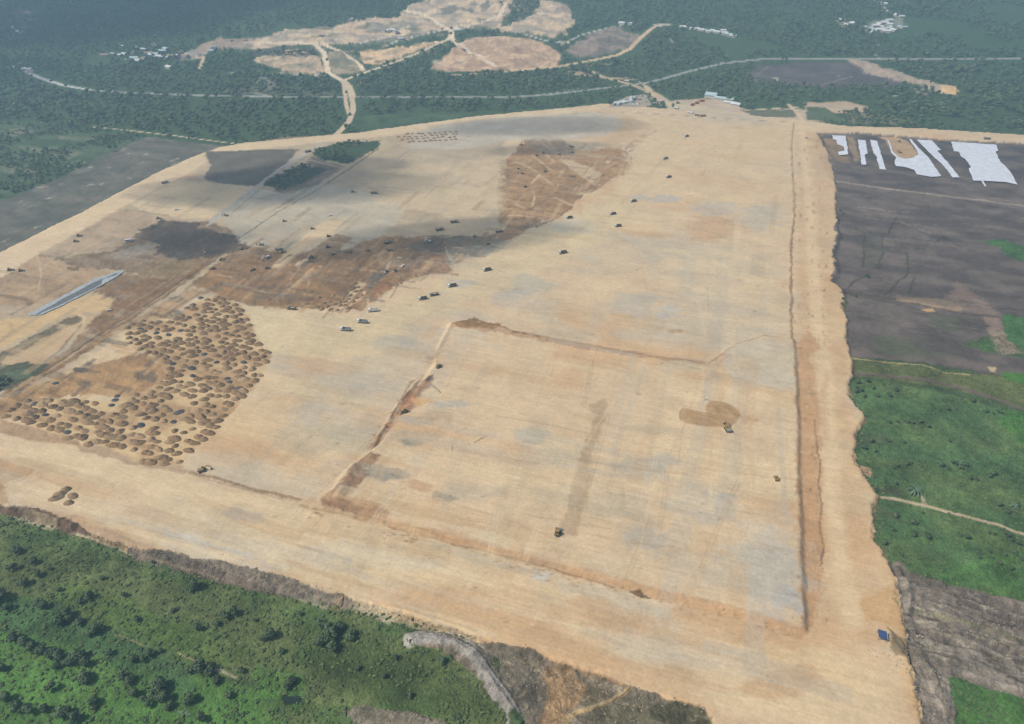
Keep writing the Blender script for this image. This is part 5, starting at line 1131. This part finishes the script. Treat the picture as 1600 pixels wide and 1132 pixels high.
def machine(kind, px, py, deg, label, group=None, s=1.0):
    mk = {'exc': proto_excavator, 'excw': lambda: proto_excavator('white'), 'doz': proto_dozer, 'truck': proto_truck, 'truckd': lambda: proto_truck('grey','rust','beige'), 'trucko': lambda: proto_truck('orange','orange'),
          'truckw': lambda: proto_truck('white','white','beige'), 'trucks': lambda: proto_truck('white','grey'), 'rol': proto_roller, 'bus': proto_bus, 'pick': proto_pickup, 'pickg': lambda: proto_pickup('grey')}[kind]
    if kind not in PROTO: PROTO[kind] = mk(); e = PROTO[kind]; first = True
    else: e = copy_tree(PROTO[kind], kids_of(PROTO[kind]))
    x, y = at(px, py); e.location = (x, y, ground_z(x, y)); e.rotation_euler = (0, 0, math.radians(deg)); s *= .8 if kind[:3] in ('tru', 'pic', 'bus') else .86
    e.scale = (s, s, s)
    e['label'] = label
    if group: e['group'] = group
    elif 'group' in e: del e['group']
    return e
# deg: 0 = heads to the right of the site, 90 = away from the drone
MACH = [
 ('exc',1135,681,98,'large yellow excavator digging at the edge of the wet brown patch on the finished field',1.15),
 ('rol',1210,758,95,'small yellow road roller alone near the right edge of the finished field',.9),
 ('doz',871,843,75,'dark tracked bulldozer at the near end of the long brown track on the finished field',1.1),
 ('doz',632,653,200,'bulldozer with pale blade spreading red earth in the brown ditch strip',1.1),
 ('doz',686,582,60,'bulldozer above the dark wet spot at the far end of the brown ditch strip',1.0),
 ('exc',318,741,20,'excavator on the rim of the near ditch beside the heap field',1.0),
 ('truck',661,472,200,'dark loaded dump truck, last of the three driving down towards the heaps',1.0),
 ('truckd',679,466,200,'dump truck with tan load, second in the line of three driving to the heaps',1.0),
 ('truck',707,452,200,'white-cabbed dump truck with grey bed on the bluish pale run',1.05),
 ('truck',761,427,205,'white-cabbed dump truck with grey bed farther up the pale run',1.05),
 ('truckw',584,491,190,'white dump truck passing the heaps at the foot of the brown fill',1.1),
 ('trucks',567,509,172,'white dump truck with grey bed, farther of two parked on the pale sand',1.15),
 ('trucks',541,521,172,'white dump truck with grey bed, nearer of two parked on the pale sand',1.15),
 ('truckd',457,488,175,'beige dump truck backed up to the dark rim beside the heap field',1.0),
 ('truck',879,400,200,'brown-bedded dump truck alone on the yellow sand below the pale run',1.1),
 ('truck',889,345,200,'white-cabbed dump truck at the ragged edge of the brown tipping ground',1.0),
 ('truck',965,358,200,'white-cabbed dump truck, nearer of two crossing the sand in mid platform',1.0),
 ('truck',957,339,200,'dark-bedded dump truck, farther of two crossing the sand in mid platform',1.0),
 ('truck',989,319,200,'white-cabbed dump truck beside the pale blue puddled patch',1.0),
 ('truck',1044,281,205,'dump truck on the sand straight below the road junction',1.0),
 ('truck',1039,252,205,'dump truck climbing towards the road junction on open sand',1.0),
 ('truck',1072,217,210,'dump truck just entering the platform below the road junction',1.0),
 ('bus',203,381,20,'white minibus parked on the grey brown field at the left',1.1),
 ('truckd',259,290,35,'dump truck driving on the pale perimeter haul road at the left',1.0),
 ('pick',277,332,25,'white pickup parked on the pale square field at the left',1.0),
 ('exc',354,341,160,'yellow excavator beside the grey track at the corner of the pale square field',.9),
 ('doz',249,346,10,'bulldozer at the end of a straight tan track above the dark field',.9),
 ('doz',125,373,10,'bulldozer at the left dark plot, farther of two close together',.9),
 ('doz',120,382,10,'bulldozer at the left dark plot, nearer of two close together',.9),
 ('doz',18,427,20,'bulldozer at the far left corner of the inner plots under the haul road',1.0),
 ('doz',35,428,20,'low bulldozer just right of another at the far left corner',.9),
 ('pick',172,490,30,'white pickup beside the track below the grey gravel strip',.8),
 ('exc',378,394,20,'yellow excavator above the dark loose soil by the diagonal ditch',.9),
 ('exc',321,399,140,'pale excavator at the ditch edge in the dark field',.8),
 ('rol',348,411,30,'roller right of the diagonal ditch below the dark field',1.1),
 ('doz',334,425,200,'bulldozer with pale blade near the diagonal ditch at the brown fill',1.0),
 ('doz',397,427,200,'bulldozer with pale blade on the left part of the brown fill',1.0),
 ('exc',409,387,170,'dark excavator standing on grey ground above the brown fill',.9),
 ('truckd',437,395,10,'dump truck being loaded at the top left of the brown fill',.9),
 ('exc',443,398,190,'excavator close beside a dump truck at the top left of the brown fill',.9),
 ('excw',419,408,240,'pale excavator piling grey soil near the brown fill',1.1),
 ('doz',419,424,20,'bulldozer at the lower end of the broad pale stripe',.9),
 ('doz',486,407,215,'bulldozer scraping the narrow grey stripe on the brown fill',1.0),
 ('doz',445,350,10,'bulldozer on the grey shaded ground above the pale stripes',.8),
 ('doz',489,362,10,'bulldozer at the tip of the pale stripes',.8),
 ('pick',517,341,20,'white pickup on the pale ground above the stripes',.9),
 ('doz',552,304,10,'bulldozer far up on the grey shaded ground, left of a dark heap',.9),
 ('truckd',585,306,0,'dump truck on the grey shaded ground in the upper middle',1.0),
 ('doz',514,374,30,'bulldozer at the upper end of the brown stripe',.9),
 ('doz',513,391,30,'bulldozer in the middle of the brown stripe',1.0),
 ('exc',521,402,210,'excavator with pale arm at the forked brown furrows',.9),
 ('doz',547,398,160,'bulldozer turning on the brown fill, right of the furrows',.9),
 ('doz',576,397,160,'bulldozer where a thin straight wheel line ends on the brown fill',.9),
 ('truckd',607,384,20,'brown dump truck at the top edge of the brown fill',1.1),
 ('truckd',609,396,0,'low brown dump truck just below another at the top edge of the brown fill',.8),
 ('rol',604,430,250,'pale-cabbed roller coming down the wet slope, left of two',1.0),
 ('rol',617,429,250,'pale-cabbed roller coming down the wet slope, right of two',1.0),
 ('pick',630,421,220,'white pickup just above two rollers on the wet slope',.9),
 ('pick',625,408,350,'small white pickup at the head of the wet slope',.8),
 ('excw',671,382,200,'pale excavator on the dark shaded ground below the cloud shade',.9),
 ('truckd',687,364,20,'dump truck in the grey shade above the dark shaded ground',1.1),
 ('truckd',710,352,10,'dump truck on bright sand just above the grey shade',1.1),
 ('doz',742,374,10,'bulldozer in the shaded ground left of the ragged fill edge',.8),
 ('truckd',780,367,10,'dump truck at the shaded foot of the ragged fill edge',1.0),
 ('doz',763,386,30,'small bulldozer at the right end of the grey track',.8),
 ('doz',815,230,10,'small bulldozer on pale ground left of the striped brown field',.8),
 ('doz',849,243,40,'bulldozer at the top of the striped brown field, upper of two close together',.9),
 ('doz',839,247,40,'bulldozer at the top of the striped brown field, lower of two close together',.9),
 ('doz',874,246,130,'bulldozer at the joint of a long pale stripe in the brown field',.9),
 ('truckd',893,233,160,'dark dump truck on the upper rim of the striped brown field',.8),
 ('exc',894,242,160,'excavator beneath the upper rim of the striped brown field',.9),
 ('doz',852,272,60,'bulldozer in the centre of the striped brown field',1.0),
 ('exc',895,280,150,'pale excavator right of the centre of the striped brown field',.9),
 ('doz',821,296,30,'bulldozer at the lower left of the striped brown field',.9),
 ('exc',816,275,170,'excavator at the left edge of the striped brown field, nearer of two',.9),
 ('doz',810,268,10,'bulldozer at the left edge of the striped brown field, farther of two',.8),
 ('exc',1406,239,100,'yellow excavator on the tongue of sand between the white sheets',1.0),
 ('rol',1405,222,95,'small roller behind the excavator between the white sheets',1.0),
 ('truckd',1541,221,175,'dump truck on the haul road above the largest white sheet',1.1),
 ('pickg',1259,219,120,'grey pickup on the platform rim near the top right corner',.9),
 ('truckw',1056,170,315,'white dump truck, farther of two coming down the straight ramp from the crossing',1.2),
 ('truckw',1078,180,315,'white dump truck, nearer of two coming down the straight ramp from the crossing',1.2),
 ('truckd',1089,184,340,'brown dump truck, left of two at the foot of the ramp',1.0),
 ('trucko',1098,185,10,'orange brown dump truck, right of two at the foot of the ramp',1.1),
 ('doz',1059,162,10,'bulldozer on the sandy yard right of the ramp',1.2),
 ('truckd',1021,160,10,'dump truck on the yard left of the ramp',1.0),
 ('trucko',1082,165,225,'orange dump truck, nearest of three parked in the sandy yard',1.2),
 ('trucko',1089,162,225,'orange dump truck, middle one of three parked in the sandy yard',1.2),
 ('trucko',1097,159,205,'orange dump truck, farthest of three parked in the sandy yard',1.2),
 ('truckw',979,128,330,'white dump truck at the crossing with the grey highway',1.2),
 ('truckd',973,127,330,'brown dump truck just behind a white one at the highway crossing',1.1),
 ('truckd',482,241,220,'dump truck entering the site on the grey track between two green plots',1.1),
 ('truckd',546,180,80,'dump truck on the haul road between the woods and the platform',1.1),
 ('truckd',541,145,90,'dump truck where the haul road crosses the grey highway',1.1),
 ('truckd',511,94,95,'dump truck on the winding quarry road below the branching point',1.3),
 ('truckd',503,62,150,'dump truck on the left quarry terrace',1.3),
 ('truckd',704,53,70,'dump truck at the hilltop quarry junction, nearer of two',1.3),
 ('truckd',705,45,70,'dump truck at the hilltop quarry junction, farther of two',1.3),
 ('truckd',713,66,120,'dump truck just below the hilltop quarry junction',1.3),
 ('exc',782,8,200,'excavator working high in the quarry face',1.5),
 ('exc',691,45,30,'excavator left of the hilltop quarry junction',1.4),
 ('truckd',724,81,300,'dump truck descending the straight quarry road',1.3),
]
for k, px, py, dg, lb, s in MACH: machine(k, px, py, dg, lb, None, s)

# ---------------------------------------------------------------- white sheets, gravel strip, boat-like debris, blue cover
def slab(name, pts, mat, t, label=None, cat=None, group=None, lift=.05, kind=None):
    P = [at(*p) for p in pts]; z = [ground_z(*p) for p in P]; m = MB(); n = len(P); zz = sum(z)/n
    fine = []
    for i in range(n):
        a, b = P[i], P[(i+1) % n]; L = math.hypot(b[0]-a[0], b[1]-a[1]); q = max(1, int(L/5))
        for k in range(q):
            u = k/q; j = .5*min(1, L/12); fine.append((a[0]+(b[0]-a[0])*u+(random.uniform(-j, j) if k else 0), a[1]+(b[1]-a[1])*u+(random.uniform(-j, j) if k else 0)))
    n = len(fine); m.v = [(x, y, max(zz, ground_z(x, y))+lift-t) for x, y in fine]+[(x, y, max(zz, ground_z(x, y))+lift) for x, y in fine]
    m.f = [tuple(range(n, 2*n)), tuple(reversed(range(n)))]+[(i, (i+1) % n, n+(i+1) % n, n+i) for i in range(n)]
    o = m.build(name, mat); tag(o, label, cat, group, kind); return o
SH = [([(1300,213),(1321,214),(1325,243),(1310,244),(1309,239),(1319,237),(1318,231),(1308,227),(1306,220),(1301,219)],'small white sheet cut like a stair at the left end of the sheeted ground'),
 ([(1340,220),(1352,221),(1355,242),(1351,243),(1353,259),(1346,259),(1343,240)],'narrow white sheet, second from the platform edge, notched on its right side'),
 ([(1359,220),(1370,222),(1378,248),(1384,267),(1374,266),(1369,246),(1364,240)],'long narrow white sheet just left of the tongue of sand'),
 ([(1386,219),(1389,222),(1394,238),(1402,246),(1412,250),(1424,249),(1434,244),(1433,238),(1420,219),(1423,219),(1436,234),(1450,248),(1470,277),(1455,278),(1432,274),(1428,267),(1415,263),(1400,261),(1397,254),(1400,248),(1392,240)],'white sheet wrapping round the tip of the tongue of sand'),
 ([(1432,220),(1455,221),(1470,236),(1464,237),(1482,258),(1499,279),(1488,279),(1475,262),(1454,242)],'slanting white sheet between two dark strips'),
 ([(1486,223),(1556,228),(1559,237),(1555,239),(1562,254),(1577,269),(1589,290),(1570,286),(1520,284),(1513,265),(1517,263),(1508,250),(1502,247),(1498,239),(1490,238)],'largest white sheet, at the right end of the sheeted ground')]
for pts, lb in SH: slab('ground_sheet', pts, M['sheet'], .25, lb, 'sheet', lift=1.15)
slab('ground_sheet', [(1533,284),(1536,284),(1541,293),(1538,293)], M['sheet'], .25, 'thin white offcut strip hanging below the largest sheet', 'sheet', lift=1.15)
gs = slab('gravel_strip', [(188,428),(197,429),(170,446),(120,472),(68,497),(50,498),(46,496),(110,462),(150,440)], M['concrete'], .6, kind='structure', lift=.5)
slab('gravel_strip_dark_lane', [(186,431),(188,433),(150,455),(100,480),(62,497),(57,497),(110,467),(150,446)], flat('dark_gravel', (.14, .145, .15), .9, var=.3, scale=.4), .6, kind='structure', lift=.56)
# blue cover near the right corner: a shed-like frame under a tarpaulin
e = empty('tarpaulin_shelter', 'small shelter under a dark blue tarpaulin at the sandy right corner', 'shelter')
q = at(1375,1001); e.location = (q[0], q[1], ground_z(*q)); e.rotation_euler.z = math.radians(-18)
MB().box((0,0,2.05),(3.4,3.9,.12), ry=.06).build('tarpaulin', M['blue'], e)
for s in (-1, 1):
    for t in (-1, 1): MB().box((s*1.6,t*1.8,1.0),(.12,.12,2.0)).build('post', M['bark'], e)
    MB().box((s*1.68,0,1.98),(.08,4.0,.22)).build('pole', M['white'] if s > 0 else M['blue'], e)
MB().box((.3,0,.4),(1.8,2.2,.8)).build('pallet_box', M['grey'], e)
q = at(1433,994)
for i, (dx, dy, s_) in enumerate([(0,0,1.2),(1.1,.2,.9),(2.0,-.3,1.0)]):
    st = bpy.data.objects.new('boulder', st_src[2].data); COL.objects.link(st); st.location = (q[0]+dx, q[1]+dy, ground_z(q[0]+dx, q[1]+dy)+.2); st.scale = (s_,)*3; tag(st, 'white boulder in the trio on the grey bank right of the blue shelter', 'boulder', 'three white boulders on the grey bank')
q = at(534,940); o = MB().bar((-1.2,-2.8,.9),(1.0,3.0,1.2),.7,.25).build('plank', M['heap_pale']); o.location = (q[0], q[1], ground_z(*q)+.3); tag(o, 'pale timber plank leaning on grey rubble at the near platform edge', 'plank')

# ---------------------------------------------------------------- houses and sheds
def house(px, py, w, d, h, deg, roof='roof_pale', label='', group=None, cat='house', name='house'):
    x, y = at(px, py); e = empty(name, label, cat, group); e.location = (x, y, ground_z(x, y)-.3); e.rotation_euler.z = math.radians(deg)
    wl_ = MB().prism([(-d/2,0),(d/2,0),(d/2,h),(0,h+d*.22),(-d/2,h)], -w/2, w/2).build('wall', M['wall'], e)
    m = MB()
    for s in (-1, 1): m.bar((s*(d/2+.5), 0, h-.05), (0, 0, h+d*.22+.12), w+.9, .14)
    m.build('roof', M[roof], e)
    for k in range(max(2, int(w/3.5))):
        MB().box((d/2+.02, -w/2+(k+.5)*w/max(2, int(w/3.5)), h*.55), (.08, 1.0, 1.1)).build('window', M['glass'], wl_)
    return e
def hs(lst, label, group, wmin=7, wmax=13, roofs=('roof_pale',)*3+('roof_rust','roof_rust','roof_blue')):
    for p in lst:
        w = random.uniform(wmin, wmax); house(p[0], p[1], w, w*random.uniform(.55, .75), 3.0, random.choice((80, 95, 10, 60))+random.uniform(-12, 12), random.choice(roofs), label, group)
hs([(164,88),(175,87),(191,75),(191,88),(196,86),(225,79),(210,93),(215,97),(222,95),(228,93),(245,72),(255,82),(260,78),(240,87),(247,90),(252,92),(258,92),(268,90),(275,89),(283,83),(290,91),(265,107),(233,85),(243,88),(272,92)], 'small pale-roofed house of the hamlet in the woods left of the quarry', 'houses of the hamlet left of the quarry', 8, 15)
hs([(32,52),(46,21),(112,6),(20,46)], 'pale-roofed house alone in the blue distant woods', 'far scattered houses', 10, 18)
hs([(15,106),(31,103),(50,114),(20,108),(46,110),(36,110)], 'pale house by the far left end of the highway', 'houses at the far left end of the highway', 8, 14)
hs([(1351,45),(1356,46),(1362,48),(1368,42),(1374,40),(1381,37),(1388,34),(1361,52),(1368,50),(1375,48),(1382,47),(1388,46),(1396,49),(1402,26),(1408,28),(1406,43),(1412,45),(1333,39),(1318,34),(1312,33),(1323,41),(1376,10),(1380,8),(1362,1),(1393,45),(1385,50),(1379,44),(1390,40)], 'white-roofed house of the village in the far valley', 'houses of the far valley village', 9, 16, ('roof_pale',)*4+('roof_blue',))
hs([(1066,44),(1072,45),(1079,46),(1088,47),(1094,48),(1100,49),(1106,51),(1113,50),(1120,52),(1130,50),(1138,56),(1145,58),(1132,53),(985,39),(972,38)], 'white roadside house in the row above the dark green slope', 'row of white houses by the upper road', 8, 13, ('roof_pale',)*5+('roof_blue',))
hs([(547,33),(550,32),(600,50),(608,52),(615,51),(620,54),(630,62),(626,64),(330,82),(360,68),(382,64),(335,79)], 'pale site hut beside the tracks of the quarry terrace', 'site huts of the quarry terrace', 7, 12)
house(1111,153,16,13,5,60,'roof_blue','big green grey shed at the left end of the row above the sandy yard',None,'shed','shed')
house(1131,158,26,8,4,62,'roof_blue','long pale green shed in the middle of the row above the sandy yard',None,'shed','shed')
house(1141,163,18,5,3,62,'roof_pale','narrow open shed right of the long green one above the sandy yard',None,'shed','shed')
house(1149,166,12,7,3.5,62,'roof_pale','white shed at the right end of the row above the sandy yard',None,'shed','shed')
# containers, stacked blocks and parked pickups in the supply yard
def container(px, py, L, deg, mat, label, group):
    x, y = at(px, py); e = empty('container', label, 'container', group); e.location = (x, y, ground_z(x, y)); e.rotation_euler.z = math.radians(deg)
    MB().box((0,0,1.3),(L,2.4,2.5)).build('body', M[mat], e)
    m = MB()
    for k in range(int(L/1.0)): m.box((-L/2+.5+k, 0, 2.58), (.35, 2.3, .06))
    m.build('roof_ribs', M[mat], e); MB().box((L/2+.03,0,1.3),(.06,2.0,2.1)).build('door', M['grey'], e)
random.seed(11)
for i in range(26):
    x_ = 962+random.random()*30; y_ = 166-(x_-962)*.28+random.uniform(-3.5, 2.5)
    if x_ > 985: y_ = random.uniform(152, 162)
    container(x_, y_, random.choice((4, 6, 9)), random.choice((10, 15, 100)), random.choice(('white','white','white','grey','roof_blue')), 'pale container in the crowded supply yard left of the ramp', 'containers in the supply yard')
for i in range(16):
    x_, y_ = random.uniform(984, 1010), random.uniform(150, 165)
    machine('pick' if i % 2 else 'pickg', x_, y_, random.choice((20, 110, 80)), ('white' if i % 2 else 'grey')+' pickup parked in the supply yard left of the ramp', 'white pickups in the supply yard' if i % 2 else 'grey pickups in the supply yard', 1.1)
